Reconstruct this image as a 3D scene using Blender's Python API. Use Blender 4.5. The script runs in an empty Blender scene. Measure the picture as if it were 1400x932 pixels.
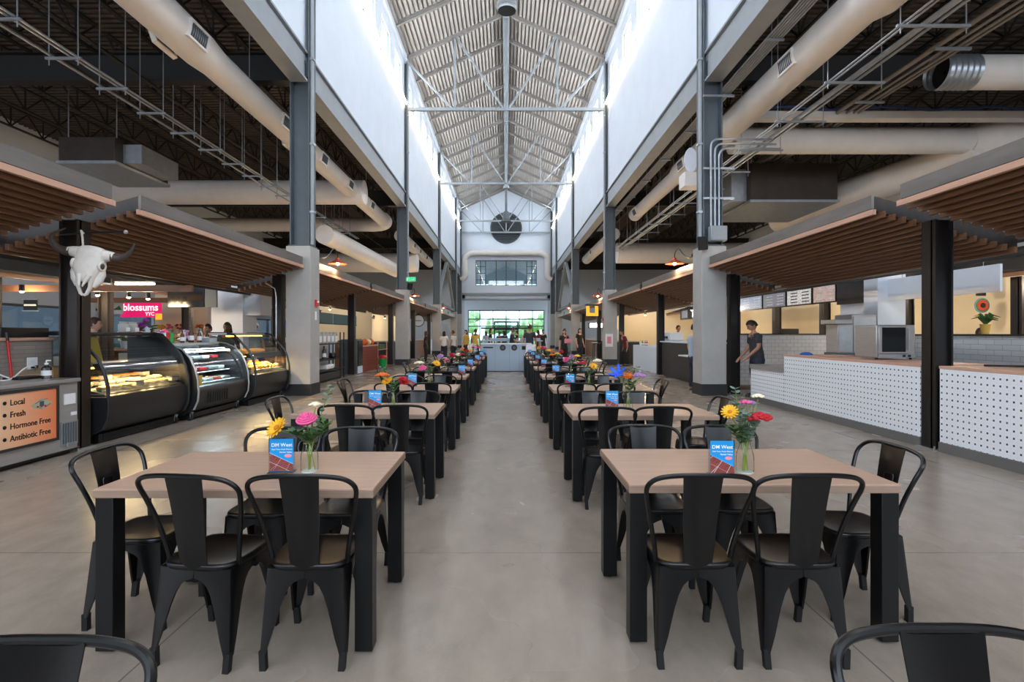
import bpy, math, random
from mathutils import Vector, Matrix
random.seed(7)
SC = bpy.context.scene
COL = SC.collection
PI = math.pi
R = math.radians
# camera station: horizon row 456.5, vanishing column 692, focal 720 px on a 1400 px wide frame
FPX, CX, CY, EYE = 720.0, 692.0, 456.5, 1.44
def at(px, py, Y): return ((px-CX)*Y/FPX, Y, EYE-(py-CY)*Y/FPX)

# ---------------------------------------------------------------- materials
def lin(c):
    return tuple((v/255/12.92 if v/255 <= .04045 else ((v/255+.055)/1.055)**2.4) for v in c)
def mat(name, rgb, rough=.5, metal=0., noise=None, bump=None, emit=None, alpha=None, stretch=None, coat=0., spec=.5, rvar=0.):
    m = bpy.data.materials.new(name); m.use_nodes = True
    nt = m.node_tree; b = nt.nodes['Principled BSDF']; L = nt.links.new
    c = lin(rgb)
    b.inputs['Base Color'].default_value = (*c, 1)
    b.inputs['Roughness'].default_value = rough
    b.inputs['Metallic'].default_value = metal
    b.inputs['Specular IOR Level'].default_value = spec
    if coat: b.inputs['Coat Weight'].default_value = coat; b.inputs['Coat Roughness'].default_value = .15
    if noise or bump or rvar:
        tc = nt.nodes.new('ShaderNodeTexCoord'); mp = nt.nodes.new('ShaderNodeMapping')
        L(tc.outputs['Object'], mp.inputs['Vector'])
        if stretch: mp.inputs['Scale'].default_value = stretch
        n = nt.nodes.new('ShaderNodeTexNoise'); n.inputs['Scale'].default_value = (noise or bump or (6, .2))[0]
        n.inputs['Detail'].default_value = 6; n.inputs['Roughness'].default_value = .6
        L(mp.outputs['Vector'], n.inputs['Vector'])
        if noise:
            a = noise[1]; mx = nt.nodes.new('ShaderNodeMix'); mx.data_type = 'RGBA'
            mx.inputs['A'].default_value = (*[v*(1-a) for v in c], 1); mx.inputs['B'].default_value = (*[min(1, v*(1+a)) for v in c], 1)
            cr = nt.nodes.new('ShaderNodeMapRange'); cr.inputs['From Min'].default_value = .3; cr.inputs['From Max'].default_value = .7
            L(n.outputs['Fac'], cr.inputs['Value']); L(cr.outputs['Result'], mx.inputs['Factor']); L(mx.outputs['Result'], b.inputs['Base Color'])
        if bump:
            bp = nt.nodes.new('ShaderNodeBump'); bp.inputs['Strength'].default_value = bump[1]; bp.inputs['Distance'].default_value = .01
            L(n.outputs['Fac'], bp.inputs['Height']); L(bp.outputs['Normal'], b.inputs['Normal'])
        if rvar:
            mr = nt.nodes.new('ShaderNodeMapRange'); mr.inputs['To Min'].default_value = rough-rvar; mr.inputs['To Max'].default_value = rough+rvar
            mr.inputs['From Min'].default_value = .3; mr.inputs['From Max'].default_value = .7
            L(n.outputs['Fac'], mr.inputs['Value']); L(mr.outputs['Result'], b.inputs['Roughness'])
    if emit:
        b.inputs['Emission Color'].default_value = (*lin(emit[0]), 1); b.inputs['Emission Strength'].default_value = emit[1]
    return m
def glassmat(name, tint=(245, 250, 250), gloss=.1, rough=.02, ior=1.45):
    # thin clear pane: mostly see-through, with a Fresnel reflection
    m = bpy.data.materials.new(name); m.use_nodes = True; nt = m.node_tree; nt.nodes.clear(); L = nt.links.new
    o = nt.nodes.new('ShaderNodeOutputMaterial'); t = nt.nodes.new('ShaderNodeBsdfTransparent'); g = nt.nodes.new('ShaderNodeBsdfGlossy')
    t.inputs['Color'].default_value = (*lin(tint), 1); g.inputs['Roughness'].default_value = rough
    lw = nt.nodes.new('ShaderNodeFresnel'); lw.inputs['IOR'].default_value = ior
    ad = nt.nodes.new('ShaderNodeMath'); ad.operation = 'MULTIPLY_ADD'; ad.inputs[1].default_value = .9; ad.inputs[2].default_value = gloss*.3
    mx = nt.nodes.new('ShaderNodeMixShader'); L(lw.outputs['Fac'], ad.inputs[0]); L(ad.outputs[0], mx.inputs['Fac'])
    L(t.outputs[0], mx.inputs[1]); L(g.outputs[0], mx.inputs[2]); L(mx.outputs[0], o.inputs['Surface'])
    return m

def node_floor():
    m = bpy.data.materials.new('polished_concrete'); m.use_nodes = True; nt = m.node_tree; L = nt.links.new
    b = nt.nodes['Principled BSDF']; N = nt.nodes.new
    tc = N('ShaderNodeTexCoord')
    def noise(s, d, sc=(1, 1, 1)):
        mp = N('ShaderNodeMapping'); mp.inputs['Scale'].default_value = sc; L(tc.outputs['Object'], mp.inputs['Vector'])
        n = N('ShaderNodeTexNoise'); n.inputs['Scale'].default_value = s; n.inputs['Detail'].default_value = d; n.inputs['Roughness'].default_value = .62
        L(mp.outputs['Vector'], n.inputs['Vector']); return n.outputs['Fac']
    n1 = noise(.55, 3); n2 = noise(6, 5, (1, .5, 1)); n3 = noise(90, 2)
    def math_(op, a, b_=None, c=None):
        x = N('ShaderNodeMath'); x.operation = op
        for i, v in enumerate((a, b_, c)):
            if v is None: continue
            if isinstance(v, (int, float)): x.inputs[i].default_value = v
            else: L(v, x.inputs[i])
        return x.outputs[0]
    f = math_('ADD', math_('MULTIPLY', n1, .4), math_('ADD', math_('MULTIPLY', n2, .5), math_('MULTIPLY', n3, .12)))
    cr = N('ShaderNodeValToRGB'); L(f, cr.inputs['Fac'])
    e = cr.color_ramp.elements; e[0].position = .28; e[0].color = (*lin((130, 119, 107)), 1); e[1].position = .74; e[1].color = (*lin((168, 155, 141)), 1)
    sx = N('ShaderNodeSeparateXYZ'); L(tc.outputs['Object'], sx.inputs[0])
    # saw-cut joints: three running along the hall, cross joints every 3.05 m
    def joint(v, off, step, w):
        a = math_('MODULO', math_('ADD', v, 100*step-off), step)
        return math_('MAXIMUM', math_('LESS_THAN', a, w), math_('GREATER_THAN', a, step-w))
    jx = joint(sx.outputs['X'], 1.605, 3.21, .0045); jy = joint(sx.outputs['Y'], 3.47, 3.05, .0045)
    j = math_('MAXIMUM', jx, jy)
    mx = N('ShaderNodeMix'); mx.data_type = 'RGBA'; mx.inputs['B'].default_value = (*lin((96, 88, 80)), 1)
    L(math_('MULTIPLY', j, .75), mx.inputs['Factor']); L(cr.outputs['Color'], mx.inputs['A']); L(mx.outputs['Result'], b.inputs['Base Color'])
    mr = N('ShaderNodeMapRange'); mr.inputs['From Min'].default_value = .15; mr.inputs['From Max'].default_value = .85
    mr.inputs['To Min'].default_value = .23; mr.inputs['To Max'].default_value = .31; L(n1, mr.inputs['Value']); L(mr.outputs['Result'], b.inputs['Roughness'])
    return m
def node_brick(name, c1, c2, mortar, scale, w, h, rough=.25, off=.5, axes='YZ'):
    m = bpy.data.materials.new(name); m.use_nodes = True; nt = m.node_tree; L = nt.links.new; b = nt.nodes['Principled BSDF']; N = nt.nodes.new
    tc = N('ShaderNodeTexCoord'); sx = N('ShaderNodeSeparateXYZ'); cb = N('ShaderNodeCombineXYZ'); L(tc.outputs['Object'], sx.inputs[0])
    L(sx.outputs[axes[0]], cb.inputs['X']); L(sx.outputs[axes[1]], cb.inputs['Y'])
    t = N('ShaderNodeTexBrick'); L(cb.outputs[0], t.inputs['Vector']); t.offset = off
    t.inputs['Color1'].default_value = (*lin(c1), 1); t.inputs['Color2'].default_value = (*lin(c2), 1); t.inputs['Mortar'].default_value = (*lin(mortar), 1)
    t.inputs['Scale'].default_value = scale; t.inputs['Brick Width'].default_value = w; t.inputs['Row Height'].default_value = h; t.inputs['Mortar Size'].default_value = .004*scale
    L(t.outputs['Color'], b.inputs['Base Color']); b.inputs['Roughness'].default_value = rough
    return m
def node_dots(name, base, dot, step, r):
    # white mosaic with a grid of small dark square tiles
    m = bpy.data.materials.new(name); m.use_nodes = True; nt = m.node_tree; L = nt.links.new; b = nt.nodes['Principled BSDF']; N = nt.nodes.new
    tc = N('ShaderNodeTexCoord'); sx = N('ShaderNodeSeparateXYZ'); L(tc.outputs['Object'], sx.inputs[0])
    def M(op, a, c=None):
        x = N('ShaderNodeMath'); x.operation = op
        for i, v in enumerate((a, c)):
            if v is None: continue
            if isinstance(v, (int, float)): x.inputs[i].default_value = v
            else: L(v, x.inputs[i])
        return x.outputs[0]
    def cell(v):
        a = M('DIVIDE', M('ADD', v, 50*step), step); return M('ABSOLUTE', M('SUBTRACT', M('FRACT', a), .5)), M('FLOOR', a)
    h = M('ADD', sx.outputs['X'], sx.outputs['Y'])
    ax, ix = cell(h); az, iz = cell(sx.outputs['Z'])
    d = M('MAXIMUM', ax, az); inside = M('LESS_THAN', d, r/step)
    seam = M('MULTIPLY', M('GREATER_THAN', d, .485), .25)
    cb = N('ShaderNodeCombineXYZ'); L(ix, cb.inputs['X']); L(iz, cb.inputs['Y'])
    wn = N('ShaderNodeTexWhiteNoise'); wn.noise_dimensions = '2D'; L(cb.outputs[0], wn.inputs['Vector'])
    dm = N('ShaderNodeMix'); dm.data_type = 'RGBA'; dm.inputs['A'].default_value = (*lin(dot), 1); dm.inputs['B'].default_value = (*lin((112, 114, 120)), 1); L(wn.outputs['Value'], dm.inputs['Factor'])
    s1 = N('ShaderNodeMix'); s1.data_type = 'RGBA'; s1.inputs['A'].default_value = (*lin(base), 1); s1.inputs['B'].default_value = (*lin((150, 155, 160)), 1); L(seam, s1.inputs['Factor'])
    s2 = N('ShaderNodeMix'); s2.data_type = 'RGBA'; L(inside, s2.inputs['Factor']); L(s1.outputs['Result'], s2.inputs['A']); L(dm.outputs['Result'], s2.inputs['B'])
    L(s2.outputs['Result'], b.inputs['Base Color']); b.inputs['Roughness'].default_value = .25
    return m
def node_sign():
    # printed sheet fading from off-white to orange along its length (the print's own colours)
    m = bpy.data.materials.new('orange_print'); m.use_nodes = True; nt = m.node_tree; L = nt.links.new; b = nt.nodes['Principled BSDF']; N = nt.nodes.new
    tc = N('ShaderNodeTexCoord'); sx = N('ShaderNodeSeparateXYZ'); L(tc.outputs['Generated'], sx.inputs[0])
    cr = N('ShaderNodeValToRGB'); e = cr.color_ramp.elements
    e[0].position = .25; e[0].color = (*lin((236, 226, 216)), 1); e[1].position = 1; e[1].color = (*lin((238, 132, 84)), 1)
    x = e.new(.6); x.color = (*lin((240, 190, 150)), 1)
    L(sx.outputs['Y'], cr.inputs['Fac']); L(cr.outputs['Color'], b.inputs['Base Color']); b.inputs['Roughness'].default_value = .35
    return m

# ---------------------------------------------------------------- geometry
class G:
    def __init__(s): s.v = []; s.f = []; s.m = []; s.cm = 0
    def add(s, vs, fs):
        o = len(s.v); s.v += [tuple(p) for p in vs]
        for f in fs: s.f.append(tuple(i+o for i in f)); s.m.append(s.cm)
        return s
    def hexa(s, p): return s.add(p, [(0, 3, 2, 1), (4, 5, 6, 7), (0, 1, 5, 4), (1, 2, 6, 5), (2, 3, 7, 6), (3, 0, 4, 7)])
    def box(s, x0, x1, y0, y1, z0, z1):
        x0, x1 = min(x0, x1), max(x0, x1); y0, y1 = min(y0, y1), max(y0, y1); z0, z1 = min(z0, z1), max(z0, z1)
        return s.hexa([(x0, y0, z0), (x1, y0, z0), (x1, y1, z0), (x0, y1, z0), (x0, y0, z1), (x1, y0, z1), (x1, y1, z1), (x0, y1, z1)])
    def bar(s, p, q, w, h, up=(0, 0, 1)):
        p, q = Vector(p), Vector(q); d = (q-p).normalized(); u = Vector(up)
        if abs(d.dot(u)) > .99: u = Vector((0, 1, 0))
        a = d.cross(u).normalized(); b = a.cross(d).normalized(); a *= w/2; b *= h/2
        return s.hexa([p-a-b, p+a-b, p+a+b, p-a+b, q-a-b, q+a-b, q+a+b, q-a+b])
    def tube(s, pts, r, n=8, caps=True, closed=False):
        pts = [Vector(p) for p in pts]; k = len(pts); rs = r if isinstance(r, (list, tuple)) else [r]*k
        tang = []
        for i in range(k):
            a = pts[(i-1) % k] if (i or closed) else pts[0]; b = pts[(i+1) % k] if (i < k-1 or closed) else pts[-1]
            t = b-a; tang.append(t.normalized() if t.length > 1e-9 else Vector((0, 0, 1)))
        u = Vector((0, 0, 1)) if abs(tang[0].z) < .9 else Vector((1, 0, 0))
        u = (u-tang[0]*u.dot(tang[0])).normalized(); vs = []
        for i in range(k):
            t = tang[i]; u = u-t*u.dot(t)
            u = u.normalized() if u.length > 1e-6 else t.orthogonal().normalized()
            w = t.cross(u)
            for j in range(n):
                a = 2*PI*j/n; vs.append(pts[i]+(u*math.cos(a)+w*math.sin(a))*rs[i])
        fs = []
        for i in range(k if closed else k-1):
            for j in range(n):
                a = i*n+j; b = i*n+(j+1) % n; c = ((i+1) % k)*n+(j+1) % n; d = ((i+1) % k)*n+j
                fs.append((a, b, c, d))
        if caps and not closed: fs += [tuple(range(n))[::-1], tuple((k-1)*n+j for j in range(n))]
        return s.add(vs, fs)
    def lathe(s, prof, n=20, c=(0, 0, 0), caps=True):
        vs = [(c[0]+r*math.cos(2*PI*j/n), c[1]+r*math.sin(2*PI*j/n), c[2]+z) for r, z in prof for j in range(n)]
        fs = [(i*n+j, i*n+(j+1) % n, (i+1)*n+(j+1) % n, (i+1)*n+j) for i in range(len(prof)-1) for j in range(n)]
        if caps: fs += [tuple(range(n))[::-1], tuple((len(prof)-1)*n+j for j in range(n))]
        return s.add(vs, fs)
    def prism(s, poly, a0, a1, ax='y'):
        k = len(poly)
        def P(u, w, a): return (u, a, w) if ax == 'y' else ((a, u, w) if ax == 'x' else (u, w, a))
        vs = [P(u, w, a0) for u, w in poly]+[P(u, w, a1) for u, w in poly]
        return s.add(vs, [tuple(range(k)), tuple(range(2*k-1, k-1, -1))]+[(i, i+k, (i+1) % k+k, (i+1) % k) for i in range(k)])
    def strip(s, prof, a0, a1, ax='y'):
        # open extruded section
        k = len(prof)
        def P(u, w, a): return (u, a, w) if ax == 'y' else ((a, u, w) if ax == 'x' else (u, w, a))
        return s.add([P(u, w, a0) for u, w in prof]+[P(u, w, a1) for u, w in prof], [(i, i+1, i+1+k, i+k) for i in range(k-1)])
    def ell(s, c, r, nu=14, nv=8, rot=None):
        vs = []; 
        for i in range(nv+1):
            t = PI*i/nv
            for j in range(nu):
                a = 2*PI*j/nu; p = Vector((r[0]*math.sin(t)*math.cos(a), r[1]*math.sin(t)*math.sin(a), r[2]*math.cos(t)))
                if rot is not None: p = rot@p
                vs.append(p+Vector(c))
        fs = [(i*nu+j, (i+1)*nu+j, (i+1)*nu+(j+1) % nu, i*nu+(j+1) % nu) for i in range(nv) for j in range(nu)]
        return s.add(vs, fs)
    def quad(s, a, b, c, d): return s.add([a, b, c, d], [(0, 1, 2, 3)])
    def loft(s, rings, closed=True, cap=True):
        n = len(rings[0]); vs = [p for r in rings for p in r]; fs = []
        for i in range(len(rings)-1):
            for j in range(n if closed else n-1):
                fs.append((i*n+j, i*n+(j+1) % n, (i+1)*n+(j+1) % n, (i+1)*n+j))
        if cap: fs += [tuple(range(n))[::-1], tuple((len(rings)-1)*n+j for j in range(n))]
        return s.add(vs, fs)
    def move(s, M, i0=0):
        s.v = s.v[:i0]+[tuple(M@Vector(p)) for p in s.v[i0:]]; return s

def smooth_path(pts, k=5):
    P = [Vector(p) for p in pts]; out = []
    for i in range(len(P)-1):
        p0 = P[max(0, i-1)]; p1 = P[i]; p2 = P[i+1]; p3 = P[min(len(P)-1, i+2)]
        for t in range(k):
            t /= k; out.append(.5*((2*p1)+(p2-p0)*t+(2*p0-5*p1+4*p2-p3)*t*t+(3*p1-p0-3*p2+p3)*t**3))
    out.append(P[-1]); return out

def mesh(name, g, mats, smooth=True, ang=35):
    me = bpy.data.meshes.new(name); me.from_pydata(g.v, [], g.f)
    for m in (mats if isinstance(mats, (list, tuple)) else [mats]): me.materials.append(m)
    me.polygons.foreach_set('material_index', g.m)
    me.validate(); me.update()
    import bmesh
    b = bmesh.new(); b.from_mesh(me); bmesh.ops.recalc_face_normals(b, faces=b.faces); b.to_mesh(me); b.free()
    if smooth:
        me.polygons.foreach_set('use_smooth', [True]*len(me.polygons)); me.set_sharp_from_angle(angle=R(ang))
    return me
def tag(o, label=None, cat=None, group=None, kind=None):
    if label: o['label'] = label
    if cat: o['category'] = cat
    if group: o['group'] = group
    if kind: o['kind'] = kind
    return o
def thing(name, loc, label, cat, group=None, rz=0, kind=None):
    o = bpy.data.objects.new(name, None); o.empty_display_size = .1; COL.objects.link(o); o.location = loc; o.rotation_euler = (0, 0, rz)
    o['_o'] = 1
    return tag(o, label, cat, group, kind)
def wloc(o):
    v = Vector((0, 0, 0))
    while o is not None: v = v+o.location; o = o.parent
    return v
def part(name, g, m, parent, smooth=True, bevel=0, ang=35, label=None, local=False):
    # geometry given in world space (parents unrotated); stored relative to the parent
    base = Vector((0, 0, 0)) if local else wloc(parent)
    if base.length > 0: g.v = [(p[0]-base.x, p[1]-base.y, p[2]-base.z) for p in g.v]
    o = bpy.data.objects.new(name, mesh(name, g, m, smooth, ang)); COL.objects.link(o); o.parent = parent
    if bevel: bev(o, bevel)
    if label: o['label'] = label
    return o
def bev(o, w, seg=2):
    b = o.modifiers.new('edge', 'BEVEL'); b.width = w; b.segments = seg; b.limit_method = 'ANGLE'; b.angle_limit = R(40)
def single(name, g, m, label=None, cat=None, group=None, kind=None, smooth=True, bevel=0, ang=35):
    xs, ys, zs = zip(*g.v); c = ((min(xs)+max(xs))/2, (min(ys)+max(ys))/2, min(zs))
    if kind == 'structure': c = (0, 0, 0)
    g.v = [(p[0]-c[0], p[1]-c[1], p[2]-c[2]) for p in g.v]
    o = bpy.data.objects.new(name, mesh(name, g, m, smooth, ang)); COL.objects.link(o); o.location = c
    if bevel: bev(o, bevel)
    return tag(o, label, cat, group, kind)
def struct(name, g, m, smooth=False, bevel=0): return single(name, g, m, kind='structure', smooth=smooth, bevel=bevel)
def dup(o, loc=None, rz=None, label=None, group=None, parent=None):
    c = o.copy(); COL.objects.link(c); c.parent = parent
    if loc is not None: c.location = loc
    if rz is not None: c.rotation_euler = (0, 0, rz)
    if label: c['label'] = label
    if group: c['group'] = group
    for ch in o.children: dup(ch, parent=c)
    return c
def text(name, body, size, m, parent, loc, rot, depth=.002, align='LEFT', label=None, bold=0):
    cu = bpy.data.curves.new('t', 'FONT'); cu.body = body; cu.size = size; cu.extrude = depth; cu.align_x = align; cu.resolution_u = 3; cu.offset = bold*size
    to = bpy.data.objects.new('t', cu); COL.objects.link(to)
    me = bpy.data.meshes.new_from_object(to, depsgraph=None)
    COL.objects.unlink(to); bpy.data.objects.remove(to); bpy.data.curves.remove(cu)
    me.name = name; me.materials.clear(); me.materials.append(m)
    o = bpy.data.objects.new(name, me); COL.objects.link(o)
    o.parent = parent; o.location = Vector(loc)-(wloc(parent) if parent else Vector((0, 0, 0))); o.rotation_euler = rot
    return o

# ---------------------------------------------------------------- palette
M = {}
M['floor'] = node_floor()
M['white'] = mat('white_wall_paint', (218, 227, 238), .7, noise=(1.2, .03))
M['whitebox'] = mat('white_panel', (222, 230, 240), .5)
M['blacksteel'] = mat('black_steel', (26, 25, 25), .42, noise=(5, .25), spec=.4)
M['rawsteel'] = mat('dark_raw_steel', (44, 37, 33), .4, .3, noise=(7, .3), stretch=(1, 1, .2))
M['gsteel'] = mat('grey_blue_steel_paint', (84, 93, 99), .5, noise=(3, .08))
M['gsteel2'] = mat('light_grey_steel_paint', (146, 153, 158), .5, noise=(3, .06))
M['deck'] = mat('light_grey_deck', (196, 190, 184), .45, noise=(2, .06))
M['rafter'] = mat('taupe_steel', (138, 133, 128), .5, noise=(3, .08))
M['darkdeck'] = mat('dark_deck', (86, 77, 70), .7, noise=(2, .2))
M['joist'] = mat('dark_joist_steel', (30, 28, 27), .65)
M['conc'] = mat('cast_concrete', (176, 174, 170), .75, noise=(1.6, .1), bump=(14, .12))
M['concdark'] = mat('dark_base_paint', (40, 40, 42), .5)
M['fascia'] = mat('weathered_grey_metal', (118, 112, 108), .45, .35, noise=(5, .28), stretch=(1, .15, 1))
M['pinkwood'] = mat('pale_cedar_board', (205, 160, 136), .5, noise=(4, .1), stretch=(6, .4, 6))
M['slat'] = mat('cedar_slat', (128, 89, 62), .5, noise=(5, .18), stretch=(8, .4, 8))
M['duct'] = mat('white_spiral_duct', (226, 221, 216), .5, noise=(2, .05))
M['galv'] = mat('galvanised_steel', (168, 174, 180), .35, .7, noise=(6, .12))
M['stain'] = mat('stainless_steel', (172, 170, 168), .3, .45, noise=(4, .08), stretch=(1, 1, 12))
M['tabletop'] = mat('light_oak_laminate', (176, 145, 124), .42, noise=(5, .09), stretch=(.5, 7, 7))
M['tabledge'] = mat('laminate_edge', (146, 122, 104), .5, noise=(3, .1), stretch=(1, 1, 30))
M['tableleg'] = mat('black_table_leg', (8, 9, 10), .4, spec=.35)
M['filltube'] = mat('warm_fill_tube', (255, 226, 190), .5, emit=((255, 216, 172), 26))
M['darkwall'] = mat('brown_grey_wall', (104, 98, 92), .8)
M['chair'] = mat('black_powder_coat', (6, 6, 7), .3, spec=.42)
M['rubber'] = mat('black_rubber', (10, 10, 10), .7)
M['glass'] = glassmat('clear_glass')
M['caseglass'] = glassmat('case_glass', (232, 240, 240), .25)
M['tint'] = glassmat('tinted_outer_glass', (196, 212, 222), .2)
M['winglass'] = glassmat('window_glass', (225, 238, 240), .2)
M['black'] = mat('black_plastic', (16, 16, 17), .4)
M['casebody'] = mat('black_case_panel', (30, 30, 32), .38, noise=(6, .12))
M['cream'] = mat('cream_wall', (246, 228, 192), .7, noise=(1, .04))
M['subway'] = node_brick('white_subway_tile', (232, 234, 238), (224, 227, 232), (176, 178, 182), 1, .2, .1, .2, axes='XZ')
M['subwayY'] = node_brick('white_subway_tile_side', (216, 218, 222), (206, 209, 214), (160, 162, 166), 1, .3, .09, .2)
M['greytile'] = node_brick('grey_stack_tile', (160, 150, 142), (142, 132, 124), (128, 120, 114), 1, .3, .05, .3)
M['dots'] = node_dots('dotted_mosaic', (244, 247, 252), (46, 48, 54), .0762, .0108)
M['orange'] = node_sign()
M['ink'] = mat('black_ink', (14, 12, 12), .6)
M['glowink'] = mat('glow_whitened_letter', (250, 248, 250), .5, emit=((255, 246, 250), .5))  # glow added so the dimly lit letters look white
M['whiteink'] = mat('white_ink', (245, 245, 245), .5)
M['paper'] = mat('white_paper', (236, 238, 240), .6)
M['darkwood'] = mat('charcoal_wood_board', (44, 42, 42), .5, noise=(5, .3), stretch=(6, 6, .5))
M['skull'] = mat('bleached_bone', (226, 218, 208), .7, noise=(14, .07), bump=(20, .15))
M['horn'] = mat('horn_and_shade_brown', (74, 64, 58), .55, noise=(20, .25), bump=(40, .3))  # horn colour, also painted as shade in the skull hollows
M['led'] = mat('warm_white_led', (255, 246, 232), .5, emit=((255, 236, 208), 11))
M['ledlow'] = mat('white_tube_light', (255, 250, 242), .5, emit=((255, 244, 230), 9))
M['sky'] = mat('daylit_pane', (240, 248, 255), .2, emit=((226, 240, 255), 9))
M['frontfill'] = mat('front_fill_pane', (240, 248, 255), .2, emit=((228, 240, 255), 3.2))
M['bulb'] = mat('warm_bulb', (255, 226, 180), .5, emit=((255, 206, 140), 28))
M['caselamp'] = mat('amber_case_lamp', (255, 190, 90), .5, emit=((255, 180, 84), 7))
M['caselampw'] = mat('cool_case_lamp', (220, 245, 250), .5, emit=((220, 242, 250), 5))
M['copper'] = mat('copper_red_shade', (196, 84, 62), .35, .4)
M['red'] = mat('red_paint', (196, 26, 32), .4)
M['green'] = mat('green_plastic', (20, 160, 74), .4)
M['exit'] = mat('exit_green', (20, 150, 96), .5, emit=((24, 160, 104), .8))
M['blue'] = mat('sign_blue', (24, 146, 212), .4)
M['magenta'] = mat('magenta_sign', (226, 22, 104), .5, emit=((226, 22, 104), .4))  # glow added to brighten the pink stall sign
M['yellow'] = mat('yellow_sign', (240, 176, 40), .5, emit=((240, 170, 40), .5))
M['screen'] = mat('dark_screen', (14, 18, 22), .12)
M['kiosk'] = mat('pale_blue_laminate', (166, 186, 206), .35)
M['skin1'] = mat('skin_tan', (178, 128, 102), .55); M['skin2'] = mat('skin_light', (214, 168, 146), .55); M['skin3'] = mat('skin_brown', (98, 66, 50), .55)
M['hair'] = mat('dark_hair', (24, 18, 16), .6, noise=(40, .3)); M['hairb'] = mat('brown_hair', (70, 46, 32), .6, noise=(40, .3))
M['tee'] = mat('charcoal_cloth', (52, 56, 62), .8, noise=(20, .1)); M['denim'] = mat('dark_denim', (40, 46, 60), .8)
M['whitecloth'] = mat('white_cloth', (222, 220, 216), .8); M['pinkcloth'] = mat('pink_cloth', (232, 140, 158), .8); M['yellowcloth'] = mat('mustard_cloth', (214, 178, 84), .8)
M['bluecloth'] = mat('pale_blue_cloth', (168, 186, 208), .8); M['maroon'] = mat('maroon_cloth', (110, 30, 36), .8)
M['leaf'] = mat('leaf_green', (58, 96, 44), .5, noise=(10, .25)); M['euc'] = mat('eucalyptus_green', (104, 132, 118), .6, noise=(10, .2)); M['stem'] = mat('green_stem', (122, 138, 52), .5)
M['pane_teal'] = mat('teal_frosted_panel', (96, 142, 152), .4, noise=(30, .12))
M['tree'] = mat('tree_leaf', (168, 196, 140), .7, noise=(2, .3)); M['lawn'] = mat('lawn', (120, 160, 84), .9, noise=(2, .2)); M['bark'] = mat('bark', (80, 66, 54), .9)
# ================================================================ THE HALL
ORD = ['first', 'second', 'third', 'fourth', 'fifth', 'sixth', 'seventh', 'eighth', 'ninth', 'tenth', 'eleventh', 'twelfth', 'thirteenth', 'fourteenth', 'fifteenth', 'sixteenth', 'seventeenth', 'eighteenth', 'nineteenth', 'twentieth', 'twenty-first', 'twenty-second', 'twenty-third', 'twenty-fourth', 'twenty-fifth']
SIDE = {-1: 'bakery-case side', 1: 'tiled-counter side'}
BAYS = [.15, 12.3, 24.45, 36.6, 48.75]
YEND = 55.0
RIDGE, EAVE, XW = 16.6, 14.4, 4.75
g = G().box(-22, 22, -9, 66, -.2, 0); struct('floor', g, M['floor'])

# nave roof: ribbed metal deck, ribs along the hall
def deck_prof(n, pitch, x0, z0, slope, depth=.15):
    p = []
    for i in range(n):
        for a, d in ((0, 0), (.55, 0), (.58, 1), (.97, 1)):
            u = (i+a)*pitch; p.append((x0+u, z0+slope*u+d*depth))
    return p
sl = (RIDGE-EAVE)/4.9
for s in (-1, 1):
    pr = [(s*(4.9-(x+4.9)) if s > 0 else x, z) for x, z in deck_prof(27, .1815, -4.9, EAVE+.18, sl)]
    pr = [((-x if s > 0 else x), z) for x, z in deck_prof(27, .1815, -4.9, EAVE+.18, sl)]
    g = G().strip(pr, -9, YEND+.2)
    g.box(s*5.4, s*4.7, -9, YEND+.2, EAVE+.26, EAVE+.34)
    struct('ceiling', g, M['deck'])
# low roofs over the side halls: dark deck, ribs across the hall
for s in (-1, 1):
    pr = []
    for i in range(347):
        y = -9+i*.19
        for a, d in ((0, 0), (.45, 0), (.55, 1), (.95, 1)): pr.append((y+a*.19, 8.75+d*.06))
    g = G().strip(pr, s*4.9, s*21, 'x'); g.v = [(x, y, z) for x, y, z in g.v]
    struct('ceiling', g, M['darkdeck'])

# clerestory walls with openings
WY = [-5.94+2.43*i for i in range(25)]     # window bays between the rafters
for s, nm in ((-1, 'left'), (1, 'right')):
    g = G(); X0, X1 = s*XW, s*(XW+.22)
    g.box(X0, X1, -9, YEND, 7.9, 12.45); g.box(X0, X1, -9, YEND, 13.65, 14.72)
    y = -9
    for w in WY:
        g.box(X0, X1, y, w-.72, 12.45, 13.65); y = w+.72
    g.box(X0, X1, y, YEND, 12.45, 13.65)
    struct('wall_'+nm, g, M['white'])
    for i, w in enumerate(WY):
        k = i+1 if s < 0 else i+26
        wd = thing('window_%d' % k, (X0, w, 12.45), None, None, kind='structure')
        f = G()
        for a, b in ((w-.72, w-.67), (w+.67, w+.72)): f.box(s*(XW+.06), s*(XW+.14), a, b, 12.45, 13.65)
        for a, b in ((12.45, 12.5), (13.6, 13.65)): f.box(s*(XW+.06), s*(XW+.14), w-.72, w+.72, a, b)
        part('window_frame', f, M['gsteel'], wd, smooth=False)
        part('pane', G().box(s*(XW+.11), s*(XW+.12), w-.67, w+.67, 12.5, 13.6), M['sky'], wd, smooth=False)
    # cove boards at the eave, and roof-edge beam
    struct('trim_%d' % (1 if s < 0 else 2), G().box(s*4.62, s*(XW-.004), 12, YEND, 14.12, 14.4), M['white'])
    for b in range(4):
        g = G(); y0, y1 = BAYS[b]+.24, BAYS[b+1]-.24
        if b == 3: pass
        g.box(s*4.5, s*4.62, max(y0, 10), y1, 14.38, 14.56)
        single('eave_beam', g, M['rafter'], 'taupe steel eave beam on the %s, bay %s from the camera' % (SIDE[s], ORD[b]), 'beam', 'eave beams', smooth=False)

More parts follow.
